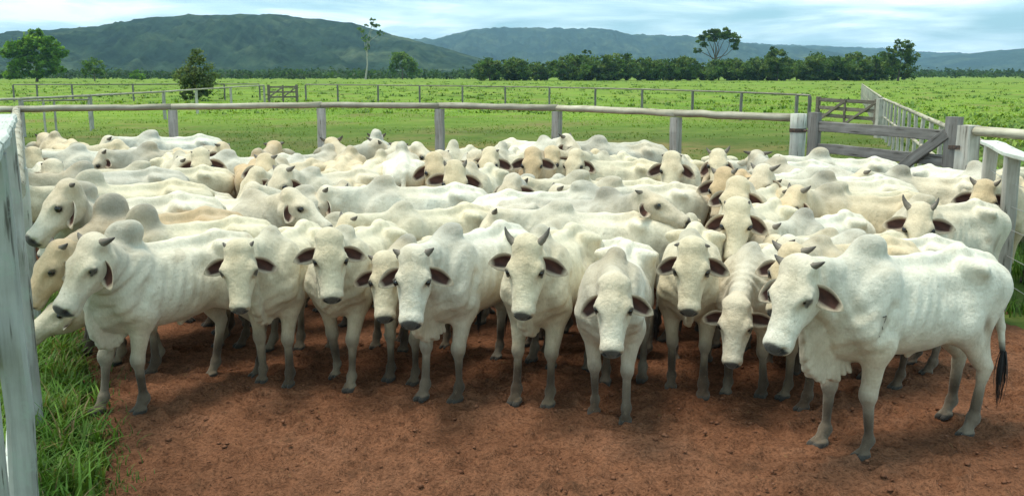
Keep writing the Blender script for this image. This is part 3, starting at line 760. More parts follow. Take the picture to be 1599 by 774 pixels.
def leafcloud(blobs, nleaf, size, greens, seed, sub=14, squash=.75):
    """leaf faces gathered in sub clumps spread through ellipsoids: uneven outline, gaps between the clumps"""
    rs = np.random.RandomState(seed); P = []; C = []; S = []
    vol = np.array([b[3] * b[4] * b[5] for b in blobs]) ** .8; vol /= vol.sum()
    for b, w in zip(blobs, vol):
        c0 = np.array(b[:3]); r = np.array(b[3:6]); n = max(40, int(nleaf * w)); ns = max(4, sub)
        dirs = rs.randn(ns, 3); dirs /= np.linalg.norm(dirs, axis=1)[:, None]; rad = rs.uniform(.45, 1.0, (ns, 1)) ** .6
        cs = c0 + dirs * rad * r; cr = r.min() * rs.uniform(.26, .50, ns)
        k = rs.randint(0, ns, n); q = rs.randn(n, 3) * .55
        P.append(cs[k] + q * cr[k][:, None] * [1.15, 1.15, squash]); g = np.array(greens)[rs.randint(0, len(greens), ns)]
        C.append(g[k] * rs.uniform(.65, 1.35, (n, 1))); S.append(np.full(n, size) * rs.uniform(.6, 1.4, n))
    P = np.concatenate(P); C = np.concatenate(C); S = np.concatenate(S)[:, None]; n = len(P)
    N = rs.randn(n, 3) + [0, 0, .6]; N /= np.linalg.norm(N, axis=1)[:, None]; A = np.cross(N, rs.randn(n, 3)); A /= np.linalg.norm(A, axis=1)[:, None]; B = np.cross(N, A)
    V = np.stack([P - A * S, P + B * S * .55, P + A * S, P - B * S * .55], 1).reshape(-1, 3)
    return mesh_np('crown', V, np.arange(4 * n).reshape(-1, 4), np.repeat(C, 4, 0), smooth=False)
def woody(height, blobs, r0, seed, lean=0., low=.0):
    rs = np.random.RandomState(seed); mb = MBld(); top = np.array((lean * height, 0, height * .62))
    pts = [np.array((0, 0, -.2)), np.array((lean * height * .3, .0, height * .25)) + rs.randn(3) * [.02, .02, 0] * height, top]
    mb.add(*tube(pts, [r0 * 1.25, r0 * .8, r0 * .4]))
    for b in blobs:
        c = np.array(b[:3]); t = rs.uniform(.45, .95); s = pts[1] + (pts[2] - pts[1]) * t * .8 if c[2] > pts[1][2] else pts[0] + (pts[1] - pts[0]) * .8
        m = (s + c) / 2 + rs.randn(3) * .04 * height; mb.add(*tube([s, m, c], [r0 * .42, r0 * .28, r0 * .10], 5))
        for _ in range(3):
            e = c + rs.randn(3) * np.array(b[3:6]) * .55; mb.add(*tube([m * .4 + c * .6, e], [r0 * .16, r0 * .05], 4))
    return mesh_np('trunk', np.array(mb.V), np.array(mb.Q))
G_DARK = [(.042, .085, .020), (.065, .125, .028), (.095, .160, .038), (.14, .20, .055)]
G_MID = [(.07, .14, .026), (.10, .19, .036), (.15, .24, .05)]
G_LIGHT = [(.085, .19, .022), (.125, .25, .030), (.18, .31, .045)]
def tree(name, px, ybase, d, blobs, h, r0, nleaf, size, greens, seed, label, group=None, bark=None, s=1., proto=None, sub=14, rz=0., lean=0.):
    p = at_y(px, 100, d); root = empty(name, (p[0], d, 0), rz, s); tag(root, label, 'bush' if 'bush' in name else 'tree', group)
    if proto:
        for ch in proto: link(ch.name.split('.')[0], ch.data, None, root)
        return root
    a = link('trunk', woody(h, blobs, r0, seed, lean), bark or MAT_BARK, root); b = link('crown', leafcloud(blobs, nleaf, size, greens, seed, sub), MAT_LEAF, root)
    return root
def M_(px, d): return px / FPX * d
# left bright tree, crown in spreading tiers
tree('tree', 55, 125, 300, [(-4.5, 0, 10.5, 5, 4, 2.2), (2.5, 0, 12.6, 5.5, 4, 2.2), (6.5, .5, 9.2, 3.6, 3, 1.8), (-1, 0, 8, 4.5, 3.5, 1.8), (-8, 0, 8.8, 2.6, 3, 1.6), (-5.5, 0, 5.2, 3.4, 3, 1.1), (7.5, 0, 4.0, 3.0, 3, .9), (1, 0, 15.3, 2.2, 2, 1.1), (0, 0, 10.8, 6.5, 4, 2.6), (-3, 0, 6.2, 4.5, 3.5, 1.8), (3.5, 0, 6.4, 4.0, 3, 1.8), (1, 0, 3.2, 5.0, 3, 1.5), (-6.5, 0, 2.4, 3.4, 3, 1.4)], 13, .40, 16000, .50, G_LIGHT, 3, sub=30, label='bright green tiered tree on the far left in front of the hill')
tree('small_tree', 146, 122, 330, [(0, 0, 5.5, 3.6, 3, 2.4), (-2, 0, 3.6, 2.2, 2, 1.5), (2.4, 0, 3.4, 2, 2, 1.4)], 5.5, .2, 1500, .40, G_MID, 4, 'small dull green tree right of the bright tiered tree')
tree('small_tree', 212, 121, 360, [(0, 0, 2.2, 2.4, 2, 1.5), (1.6, 0, 1.4, 1.5, 1.5, 1.0)], 2.5, .12, 700, .36, G_LIGHT, 5, 'low pale green sapling between the bright tiered tree and the dark bush')
tree('dark_bush', 303, 157, 92, [(0, 0, 1.7, 1.5, 1.3, 1.3), (.4, 0, 3.0, 1.2, 1.0, 1.2), (-.9, 0, 2.4, 1.0, .9, .9), (1.3, 0, 2.0, .95, .9, .9), (.35, 0, 4.2, .6, .6, .8), (-.2, 0, .7, 1.5, 1.2, .6)], 3.4, .10, 5200, .13, [(.075, .115, .042), (.11, .155, .060), (.16, .20, .09)], 6, 'dark pointed bush standing beside the farther fence on the left', sub=18)
# slim tall tree
tree('slim_tree', 570, 116, 430, [(3.5, 0, 24.0, 3.2, 2, 1.7), (-1, 0, 22.2, 2.0, 2, 1.4), (7.3, 0, 20.6, 1.8, 2, 1.2), (.8, 0, 18, 1.8, 1.6, 1.6), (1.0, 0, 14.5, 1.5, 1.4, 1.6), (4.2, 0, 26.2, 1.6, 1.5, .9)], 26, .42, 760, .46, G_MID, 7, 'tall slim tree with pale trunk and sparse crown crossing the hill skyline', bark=MAT_PALE, sub=7, lean=.03)
tree('round_tree', 628, 114, 430, [(0, 0, 8.5, 5, 4, 3.2), (-2.2, 0, 10.3, 2.8, 2.5, 2.0), (3.8, 0, 6.2, 3.8, 3, 2.4), (-3.6, 0, 5.0, 2.6, 2.5, 2.2), (5.6, 0, 3.4, 2.8, 2, 1.8)], 9, .35, 3600, .48, G_MID, 8, 'round mid green tree right of the tall slim tree')
# open-crowned tree rising behind the woodland
tree('spreading_tree', 1117, 113, 410, [(-5.5, 0, 16.5, 3.2, 3, 2.4), (-2.5, 0, 19.6, 3.6, 3, 1.7), (2.5, 0, 20, 3.8, 3, 1.7), (6.4, 0, 17.2, 3.2, 3, 2.3), (0, 0, 19.2, 4.2, 3, 1.9), (-4.2, .5, 18.4, 3, 3, 1.6), (4.4, .5, 18.8, 3, 3, 1.6), (8.4, 0, 14.2, 2.2, 2.5, 1.5), (-8.0, 0, 12.6, 2.0, 2, 1.0), (0, 1, 17.3, 3, 2, 1.3)], 17.5, .55, 5600, .50, G_DARK, 9, 'broad open-crowned dark tree rising above the woodland belt', sub=9)
tree('tree', 1404, 127, 335, [(1.2, 0, 11.8, 3.4, 3, 2.2), (-3.6, 0, 9.8, 2.6, 2.5, 1.8), (4.0, 0, 8.6, 2.4, 2.5, 2.2), (.5, 0, 7.2, 3.8, 3, 2.4), (3.4, 0, 4.6, 2.8, 2.5, 2.4), (-2.6, 0, 5.4, 3.2, 3, 2.2), (3.0, 0, 2.2, 2.4, 2, 1.8)], 11, .4, 5000, .42, G_DARK, 10, 'tall dark tree ending the woodland belt on the right')
tree('tree', 1214, 122, 345, [(0, 0, 8.2, 3.8, 3, 2.6), (-1, 0, 10.6, 2.4, 2.2, 1.5), (2.6, 0, 6.0, 2.6, 2.4, 2.2), (-3.2, 0, 5, 2.8, 2.4, 2.4), (0, 0, 3.2, 3.6, 3, 2.2)], 9, .35, 3600, .44, G_DARK, 11, 'dark tree standing a little higher inside the right half of the woodland belt')
# woodland belt
protos = []
def belt():
    rs = np.random.RandomState(20)
    for i in range(5):
        bl = [(0, 0, 5.4, 4.2, 3.5, 2.6), (rs.uniform(-3, 3), .5, 7.0, 2.6, 2.5, 1.5), (-3.6, 0, 4.0, 2.8, 2.6, 2.2), (3.7, 0, 3.8, 3.0, 2.6, 2.2), (0, -1, 2.4, 4.4, 3, 2.1), (rs.uniform(-4, 4), -1.5, 1.3, 2.8, 2, 1.2)]
        px = (765, 905, 1015, 1150, 1290)[i]
        r = tree('woodland_tree', px, 122, 350 + 6 * i, bl, 6.5, .28, 2900, .44, G_DARK + ([G_MID[1]] if i != 1 else []), 30 + i, 'dark bushy tree in the woodland belt beyond the pasture', 'trees of the woodland belt')
        protos.append([c for c in r.children])
    xs = np.linspace(758, 1388, 44)
    for i, px in enumerate(xs):
        px += rs.uniform(-6, 6); row = i % 2
        hgt = np.interp(px, [750, 800, 900, 920, 1000, 1100, 1200, 1260, 1300, 1400], [.80, .82, .92, 1.0, .92, .84, .86, .95, 1.0, 1.1])
        tree('woodland_tree', px, 122, 352 + row * 16 + rs.uniform(-4, 4), None, 0, 0, 0, 0, None, 0, 'dark bushy tree in the woodland belt beyond the pasture', 'trees of the woodland belt', proto=protos[rs.randint(5)], s=hgt * 1.1 * rs.uniform(.82, 1.12) * (1.06 if row else .95), rz=rs.uniform(0, 6.28))
belt()
tree('palm_like_tree', 918, 115, 380, [(0, 0, 11.3, 2.3, 2, .8), (1, 0, 9.2, 2.0, 2, 1.0)], 11, .18, 420, .42, G_DARK, 50, 'thin tree poking out of the woodland belt with a small flat crown', sub=6)
# scrub and forest between the pasture and the hills
def far_forest():
    rs = np.random.RandomState(31); V = []; C = []
    n = 2600
    az = rs.uniform(-.66, .66, n); d = np.where(rs.rand(n) < .35, rs.uniform(520, 800, n), 700 * (2300 / 700) ** rs.rand(n)); az[:500] = rs.uniform(-.66, .0, 500); d[:500] = rs.uniform(430, 600, 500)
    for a, D in zip(az, d):
        x, y = D * math.tan(a), D; s = rs.uniform(2.2, 5.2) * (.75 if D < 640 else 1.15); m = 34
        g = np.array(((.022, .052, .016), (.034, .072, .020), (.050, .095, .028))[rs.randint(3)]) * rs.uniform(.8, 1.2)
        q = rs.randn(m, 3) * [.95, .95, .42] * s * .62; q[:, 2] = np.abs(q[:, 2] + s * .55); P = q + [x, y, 0]; S = s * rs.uniform(.16, .34, (m, 1))
        N = rs.randn(m, 3) + [0, -.3, .7]; N /= np.linalg.norm(N, axis=1)[:, None]; A = np.cross(N, rs.randn(m, 3)); A /= np.linalg.norm(A, axis=1)[:, None]; B = np.cross(N, A)
        V.append(np.stack([P - A * S, P + B * S * .6, P + A * S, P - B * S * .6], 1).reshape(-1, 3)); C.append(np.repeat(g * rs.uniform(.6, 1.4, (m, 1)), 4, 0))
    V = np.concatenate(V); tag(link('far_forest', mesh_np('far_forest', V, np.arange(len(V)).reshape(-1, 4), np.concatenate(C), smooth=False), MAT_LEAF), kind='stuff')
far_forest()
# ----------------------------------------------------------------------------
# fences and gates
# ----------------------------------------------------------------------------
def mat_wood(name, c0, c1, c2, axis, lichen=None, fine=1.0):
    k = NT(name, .9, .15); sc = {'z': (14 * fine, 14 * fine, 1.1 * fine), 'x': (1.1 * fine, 14 * fine, 14 * fine)}[axis]
    n = k.noise(1.0, 6, .65, sc=sc); f = k.noise(2.2, 5, .6)
    col = k.ramp(n, [(.28, c0), (.50, c1), (.72, c2)])
    crack = k.ramp(k.noise(1.9, 3, .5, sc=sc), [(.30, (.30, .28, .26)), (.38, (1, 1, 1))]); col = k.mix(1, col, crack, 'MULTIPLY')
    col = k.mix(1, col, k.ramp(f, [(.3, (.72, .72, .70)), (.65, (1.06, 1.06, 1.06))]), 'MULTIPLY')
    if lichen: col = k.mix(k.ramp(k.noise(9, 5, .65), [(.52, (0, 0, 0)), (.66, (.75, .75, .75))]), col, lichen)
    oi = k.n('ShaderNodeObjectInfo'); col = k.mix(1, col, k.ramp(oi.outputs['Random'], [(0, (.82, .82, .82)), (1, (1.14, 1.13, 1.10))]), 'MULTIPLY')
    k.color(col); k.bump(n, .55, .012); return k.m
W_POST = mat_wood('weathered_post', (.30, .275, .24), (.46, .43, .385), (.58, .555, .51), 'z')
W_POSTX = mat_wood('weathered_thin_rail', (.15, .13, .105), (.26, .235, .195), (.36, .33, .29), 'x')
W_RAIL = mat_wood('weathered_rail', (.26, .23, .17), (.43, .40, .31), (.56, .53, .44), 'x')
W_PALE = mat_wood('lichened_plank', (.50, .52, .47), (.64, .67, .61), (.74, .77, .72), 'x', (.58, .68, .60))
W_NEAR = mat_wood('near_plank', (.50, .52, .47), (.64, .67, .61), (.74, .77, .72), 'x', (.58, .68, .60), 3.2)
W_NEARZ = mat_wood('near_post', (.34, .325, .29), (.46, .445, .40), (.56, .55, .50), 'z', (.44, .47, .40), 3.2)
W_PALEZ = mat_wood('lichened_post', (.34, .335, .30), (.48, .48, .44), (.60, .60, .55), 'z', (.42, .47, .40))
W_GATE = mat_wood('grey_gate_board', (.12, .112, .106), (.20, .188, .18), (.285, .27, .262), 'x')
W_GATEZ = mat_wood('grey_gate_stile', (.12, .112, .106), (.20, .188, .18), (.28, .265, .258), 'z')
W_BROWN = mat_wood('brown_gate_board', (.12, .098, .078), (.195, .163, .135), (.27, .235, .20), 'x')
_k = NT('rusty_steel', .6, .5); _k.color(_k.ramp(_k.noise(30, 4), [(.35, (.05, .045, .045)), (.7, (.16, .10, .07))])); _k.b.inputs['Metallic'].default_value = .5; M_STEEL = _k.m
_k = NT('fence_wire', .45, .5); _k.color((.45, .44, .42)); _k.b.inputs['Metallic'].default_value = .6; M_WIRE = _k.m
def timber(L, w, t, axis, seed=0, bev=.012, wob=.004):
    """squared timber with chamfered, slightly uneven edges; along z from 0 (axis z) or along x from 0 (axis x); w across, t thickness"""
    rs = np.random.RandomState(seed); n = 7; V = []; a, b = w / 2, t / 2; c = min(bev, a * .4, b * .4)
    prof = [(-a, -b + c), (-a + c, -b), (a - c, -b), (a, -b + c), (a, b - c), (a - c, b), (-a + c, b), (-a, b - c)]
    for i in range(n):
        q = L * i / (n - 1); ox, oy = rs.randn(2) * wob; k = 1 + rs.randn() * wob * 2
        for p in prof: V.append((p[0] * k + ox, p[1] * k + oy, q))
    Q = [(i * 8 + j, i * 8 + (j + 1) % 8, (i + 1) * 8 + (j + 1) % 8, (i + 1) * 8 + j) for i in range(n - 1) for j in range(8)]
    bm = bmesh.new(); vs = [bm.verts.new(v) for v in V]
    for q in Q: bm.faces.new([vs[i] for i in q])
    bm.faces.new(vs[:8][::-1]); bm.faces.new(vs[-8:])
    if axis == 'x': bmesh.ops.transform(bm, matrix=Matrix(((0, 0, 1, 0), (0, 1, 0, 0), (-1, 0, 0, 0), (0, 0, 0, 1))), verts=bm.verts)
    bmesh.ops.recalc_face_normals(bm, faces=bm.faces)
    me = bpy.data.meshes.new('timber'); bm.to_mesh(me); bm.free(); return me
def log(L, r, axis, seed=0, n=12, wob=.06, dome=True):
    rs = np.random.RandomState(seed); m = 9; V = []
    for i in range(m):
        q = L * i / (m - 1); ox, oy = rs.randn(2) * r * wob; rr = r * (1 + rs.randn() * wob * .6)
        for k in range(n):
            u = 2 * math.pi * k / n; e = 1 + .03 * math.sin(3 * u + seed)
            V.append((ox + rr * e * math.cos(u), oy + rr * e * math.sin(u), q))
    Q = [(i * n + j, i * n + (j + 1) % n, (i + 1) * n + (j + 1) % n, (i + 1) * n + j) for i in range(m - 1) for j in range(n)]
    bm = bmesh.new(); vs = [bm.verts.new(v) for v in V]
    for q in Q: bm.faces.new([vs[i] for i in q]).smooth = True
    bm.faces.new(vs[:n][::-1]); bm.faces.new(vs[-n:])
    if axis == 'x': bmesh.ops.transform(bm, matrix=Matrix(((0, 0, 1, 0), (0, 1, 0, 0), (-1, 0, 0, 0), (0, 0, 0, 1))), verts=bm.verts)
    me = bpy.data.meshes.new('log'); bm.to_mesh(me); bm.free(); return me
def bar(name, p, q, w, t, mat, parent, kind='timber', seed=0, roll=0., over=0.):
    """rail or board from p to q (world = parent space at the origin)"""
    p, q = Vector(p), Vector(q); d = (q - p); L = d.length; X = d.normalized(); p = p - X * over; L += 2 * over
    Y = Vector((0, 0, 1)).cross(X).normalized(); Z = X.cross(Y)
    if roll: R = Matrix.Rotation(roll, 3, X); Y, Z = R @ Y, R @ Z
    M = Matrix((X, Y, Z)).transposed().to_4x4(); M.translation = p - (parent.location if parent else Vector((0, 0, 0)))
    me = timber(L, w, t, 'x', seed) if kind == 'timber' else log(L, w, 'x', seed)   # w: height, t: thickness
    return link(name, me, mat, parent, M)
def post(name, xy, z1, w, mat, parent, seed=0, rz=0., kind='timber', z0=-.1, t=None):
    me = timber(z1 - z0, w, t or w, 'z', seed, .02, .006) if kind == 'timber' else log(z1 - z0, w / 2, 'z', seed, 14, .03)
    M = Matrix.Translation(Vector((xy[0], xy[1], z0)) - parent.location) @ Matrix.Rotation(rz, 4, 'Z'); return link(name, me, mat, parent, M)
def V3(xy, z): return Vector((xy[0], xy[1], z))
# ---- main pen fence beyond the herd
f = empty('corral_fence', (*MAIN[0], 0)); tag(f, 'weathered post and rail fence closing the pen behind the whole herd', 'fence')
for i, p in enumerate(MAIN[:-1]):
    dv = MAIN[min(i + 1, len(MAIN) - 1)] - MAIN[max(i - 1, 0)]
    post('post', p, RAIL_Z - .17, .225, W_POST, f, 100 + i, math.atan2(dv[1], dv[0]), t=.18)
for i in range(len(MAIN) - 1):
    a, b = MAIN[i], MAIN[i + 1]
    if i == len(MAIN) - 2: b = b + (a - b) / np.linalg.norm(a - b) * .15
    bar('rail', V3(a, RAIL_Z - .085), V3(b, RAIL_Z - .085), .078, .0, W_RAIL, f, 'log', 120 + i, over=.02 if i % 2 else .0)
dv = nrm(MAIN[0] - MAIN[1]); bar('rail', V3(MAIN[0] + dv * .0, RAIL_Z - .10), V3(MAIN[0] + dv * 1.6, RAIL_Z - .10), .075, 0, W_RAIL, f, 'log', 131)
# ---- latch post, gate, hinge post
lp = empty('latch_post', (*LATCH, 0)); tag(lp, 'thick pale round post where the main rail ends left of the grey gate', 'post')
link('post', log(2.0, .15, 'z', 3, 16, .03), W_PALEZ, lp, Matrix.Translation((0, 0, -.1)))
gd = nrm(GATE_R - GATE_L); gl = float(np.linalg.norm(GATE_R - GATE_L)); ga = math.atan2(gd[1], gd[0])
for z in (1.55, .62):
    link('latch_band', log(.075, .158, 'z', 4, 16, 0), M_STEEL, lp, Matrix.Translation((0, 0, z)))
bolt = bar('latch_bolt', V3(LATCH + gd * .10, 1.60) + Vector((0, -.16, 0)), V3(LATCH + gd * .42, 1.60) + Vector((0, -.12, 0)), .035, .035, M_STEEL, lp)
g = empty('corral_gate', (*GATE_L, 0)); tag(g, 'grey board gate with a diagonal brace, nearer of the two gates on the right', 'gate')
post('stile', GATE_L, 1.96, .24, W_GATEZ, g, 5, ga, z0=.12, t=.13); post('stile', GATE_R, 2.0, .25, W_GATEZ, g, 6, ga, z0=.12, t=.13)
for i, z in enumerate((1.72, 1.33, .95, .58, .24)):
    bar('board', V3(GATE_L + gd * .10, z), V3(GATE_R - gd * .10, z - .01), .175, .045, W_GATE, g, seed=10 + i)
off = np.array((gd[1], -gd[0])) * .062
bar('brace', V3(GATE_L + gd * gl * .42 + off, .55), V3(GATE_R - gd * .06 + off, 1.74), .17, .05, W_GATE, g, seed=17)
bar('brace', V3(GATE_L + gd * .08 + off, 1.60), V3(GATE_L + gd * gl * .38 + off, .55), .0001 + .05, .05, W_GATE, g, seed=18) if False else None
hp = empty('hinge_post', (*HINGE, 0)); tag(hp, 'squared weathered hinge post carrying the grey gate beside its right stile', 'post')
post('post', HINGE, 1.88, .26, W_POST, hp, 21, ga); 
for z in (1.55, .60): bar('hinge', V3(GATE_R + off * 1.2, z), V3(HINGE + off * 2.6, z), .06, .012, M_STEEL, hp)
# ---- outer fence running right from the hinge post
of = empty('outer_fence', (*HINGE, 0)); tag(of, 'rail running off to the right from the hinge post above green weeds', 'fence')
o1 = at_z(1640, 214, 1.80)[:2]; ov = nrm(o1 - HINGE)
for i in range(4): bar('rail', V3(HINGE + ov * (.15 + 2.6 * i), 1.80), V3(HINGE + ov * (.15 + 2.6 * (i + 1)), 1.80), .075, 0, W_RAIL, of, 'log', 31 + i)
for i in range(1, 5): post('post', HINGE + ov * (.15 + 2.6 * i), 1.72, .2, W_POST, of, 41 + i)
# ---- right pen fence coming towards the camera
rf = empty('side_fence', (*RP[0], 0)); tag(rf, 'plank-capped pen fence with wires at the right edge of the picture', 'fence')
rv = nrm(RP[1] - RP[0])
for i, p in enumerate(RP): post('post', p, 1.745, .18, W_POST, rf, 51 + i, math.atan2(rv[1], rv[0]), t=.15)
pts = [RP[0] - rv * .25, RP[1], RP[2], RP[2] + nrm(RP[2] - RP[1]) * 3]
for i in range(3): bar('cap_rail', V3(pts[i], 1.775), V3(pts[i + 1], 1.775), .055, .21, W_PALE, rf, seed=57 + i)
for z in (.35, .65, .95, 1.2, 1.45):
    for i in range(2): link('wire', mesh_np('wire', *map(np.array, tube([V3(RP[i], z) - rf.location, V3(RP[i + 1], z) - rf.location], [.004, .004], 5))), M_WIRE, rf)
bar('plank', V3(HINGE + nrm(RP[0] - HINGE) * .12, 1.20), V3(RP[0] - nrm(RP[0] - HINGE) * .10, 1.02), .20, .04, W_GATE, rf, seed=61)
# ---- near left fence, right beside the photographer
LF = empty('near_fence', (*LEFT_END, 0)); tag(LF, 'pale plank-capped fence right beside the photographer at the left edge', 'fence')
lv = nrm(np.array((-1.02, 1.0)) - LEFT_END); lv = nrm(np.array((-.72, .9)) - LEFT_END); ln = np.array((-lv[1], lv[0]))
if ln[0] > 0: ln = -ln
la = math.atan2(lv[1], lv[0])
for i, dd in enumerate((.06, 1.35, 2.7, 3.9)):
    post('post', LEFT_END + lv * dd - ln * (.0, -.035, .02, -.03)[i], 2.30, (.14, .17, .15, .16)[i], (W_PALEZ, W_NEARZ)[i % 2], LF, 71 + i, la, t=(.12, .10, .12, .10)[i])
for i in range(3):
    a = LEFT_END + lv * (1.45 * i) - lv * (.06 if i == 0 else 0); b = LEFT_END + lv * (1.45 * (i + 1) - .012); bar('cap_plank', V3(a, 2.335), V3(b, 2.335), .06, .155, W_NEAR, LF, seed=81 + i)
for i, z in enumerate((.55, 1.45)):
    bar('plank', V3(LEFT_END + ln * .08, z), V3(LEFT_END + lv * 4.0 + ln * .08, z), .2, .035, W_NEAR, LF, seed=85 + i)
lf2 = empty('left_fence', (*MAIN[0], 0)); tag(lf2, 'post and rail fence between the near plank fence and the far left corner', 'fence')
q0, q1 = MAIN[0], LEFT_END - lv * .3
for i in range(1, 7): 
    p = q0 + (q1 - q0) * i / 7; post('post', p, 1.74, .2, W_PALEZ, lf2, 90 + i, la)
for i in range(7): bar('rail', V3(q0 + (q1 - q0) * i / 7, 1.80), V3(q0 + (q1 - q0) * (i + 1) / 7, 1.80), .08, 0, W_RAIL, lf2, 'log', 95 + i)
# ---- second fence across the pasture
FZ = 1.60
def rail_fence(name, label, pts, posts, z, pr, rr, mat=W_POST, mats=W_RAIL, second=False, seed=0, kind='log'):
    e = empty(name, (pts[0][0], pts[0][1], 0)); tag(e, label, 'fence')
    for i, p in enumerate(posts): post('post', p, z - .05, pr, mat, e, seed + i)
    for i in range(len(pts) - 1):
        bar('rail', V3(pts[i], z), V3(pts[i + 1], z), rr, rr, mats, e, kind, seed + 50 + i)
        if second: bar('rail', V3(pts[i], z * .55), V3(pts[i + 1], z * .55), rr * .8, rr, mats, e, kind, seed + 80 + i)
    return e
w = [at_z(x, y, FZ)[:2] for x, y in ((527, 132.6), (590, 133.2), (655, 133.8), (722, 134.6), (789, 135.5), (858, 136.6), (930, 138), (1003, 139.6), (1082, 141.8), (1158, 144.4), (1245, 148), (1265, 149))]
w0 = at_z(477, 132.2, FZ)[:2]
rail_fence('paddock_fence', 'thin rail fence crossing the pasture behind the pen, right of the small far gate', [w0] + w, [w0] + w, FZ, .15, .048, mat=W_GATEZ, mats=W_POSTX, seed=200)
w = [at_z(x, y, FZ)[:2] for x, y in ((-40, 157), (32, 154.5), (140, 149.5), (255, 143.5), (306, 140), (360, 136.5), (412, 133.3))]
rail_fence('paddock_fence', 'pale rail fence slanting away past the dark bush to the small far gate', w, w, FZ, .16, .055, seed=230)
w = [at_z(x, y, FZ)[:2] for x, y in ((20, 132.4), (57, 132.3), (112, 132.2), (207, 132), (300, 131.6), (350, 131.6), (405, 131.5))]
rail_fence('paddock_fence', 'dark thin rail fence farthest back on the left below the bright tiered tree', w, w, FZ, .14, .05, W_GATEZ, W_GATE, seed=250)
w = [at_z(x, y, 1.45)[:2] for x, y in ((33, 158), (67, 157.2), (84, 157), (138, 155.8))]
rail_fence('hitching_rail', 'low thin rail on posts just beyond the left corner of the pen', w, w, 1.45, .085, .035, W_POST, W_POSTX, seed=270)
# lane fence
l0, l1 = np.array(at_z(1541, 226, FZ)[:2]), np.array(at_z(1379, 154, FZ)[:2]); lvn = nrm(l1 - l0); Ln = float(np.linalg.norm(l1 - l0))
n = int(Ln / 1.9); P = [l0 + lvn * Ln * i / n for i in range(n + 1)]
rail_fence('lane_fence', 'close-posted pale fence running away from the grey gate to the brown gate', P[::3] + ([P[-1]] if n % 3 else []), P, FZ, .085, .05, seed=300, second=True)
far_end = at_z(1346, 131.3, FZ)[:2]; fv = far_end - l1; n = 26; P2 = [l1 + fv * (i + .6) / n for i in range(n)]
rail_fence('lane_fence', 'far continuation of the pale lane fence beyond the brown gate', P2[::4] + [P2[-1]], P2, FZ, .10, .05, seed=340, second=True)
# brown gate across the lane
def board_gate(name, label, A, B, z, zs, wood, seed, mid=True, hb=.16):
    e = empty(name, (A[0], A[1], 0)); tag(e, label, 'gate'); v = nrm(B - A); L = float(np.linalg.norm(B - A)); a = math.atan2(v[1], v[0])
    for i, p in enumerate((A, B)): post('stile', p, z + .06, .24, wood, e, seed + i, a, z0=.1, t=.14)
    if mid: post('stile', A + v * L * .5 + np.array((v[1], -v[0])) * .05, z, .16, wood, e, seed + 3, a, z0=.15, t=.05)
    for i, zz in enumerate(zs): bar('board', V3(A, zz), V3(B, zz), hb, .05, wood, e, seed=seed + 5 + i)
    o = np.array((v[1], -v[0])) * .06
    bar('brace', V3(A + o, zs[-1]), V3(A + v * L * .5 + o, zs[0]), .14, .05, wood, e, seed=seed + 12)
    if mid: bar('brace', V3(A + v * L * .5 + o, zs[-1]), V3(B + o, zs[0]), .12, .05, wood, e, seed=seed + 13)
    return e
board_gate('lane_gate', 'brown four-board gate at the lane, farther of the two gates on the right', at_z(1278, 152, 1.55)[:2], at_z(1370, 158, 1.50)[:2], 1.52, (1.44, 1.08, .74, .40), W_BROWN, 400)
gp = at_z(1377, 155, 1.60)[:2]; e = empty('gate_post', (*gp, 0)); tag(e, 'stout grey post between the brown gate and the lane fence', 'post'); post('post', gp, 1.62, .34, W_POST, e, 420)
board_gate('paddock_gate', 'small far gate of weathered boards in the fence left of centre', at_z(419, 133.5, 1.6)[:2], at_z(463, 133.3, 1.6)[:2], 1.6, (1.45, 1.0, .55), W_BROWN, 430, hb=.15)
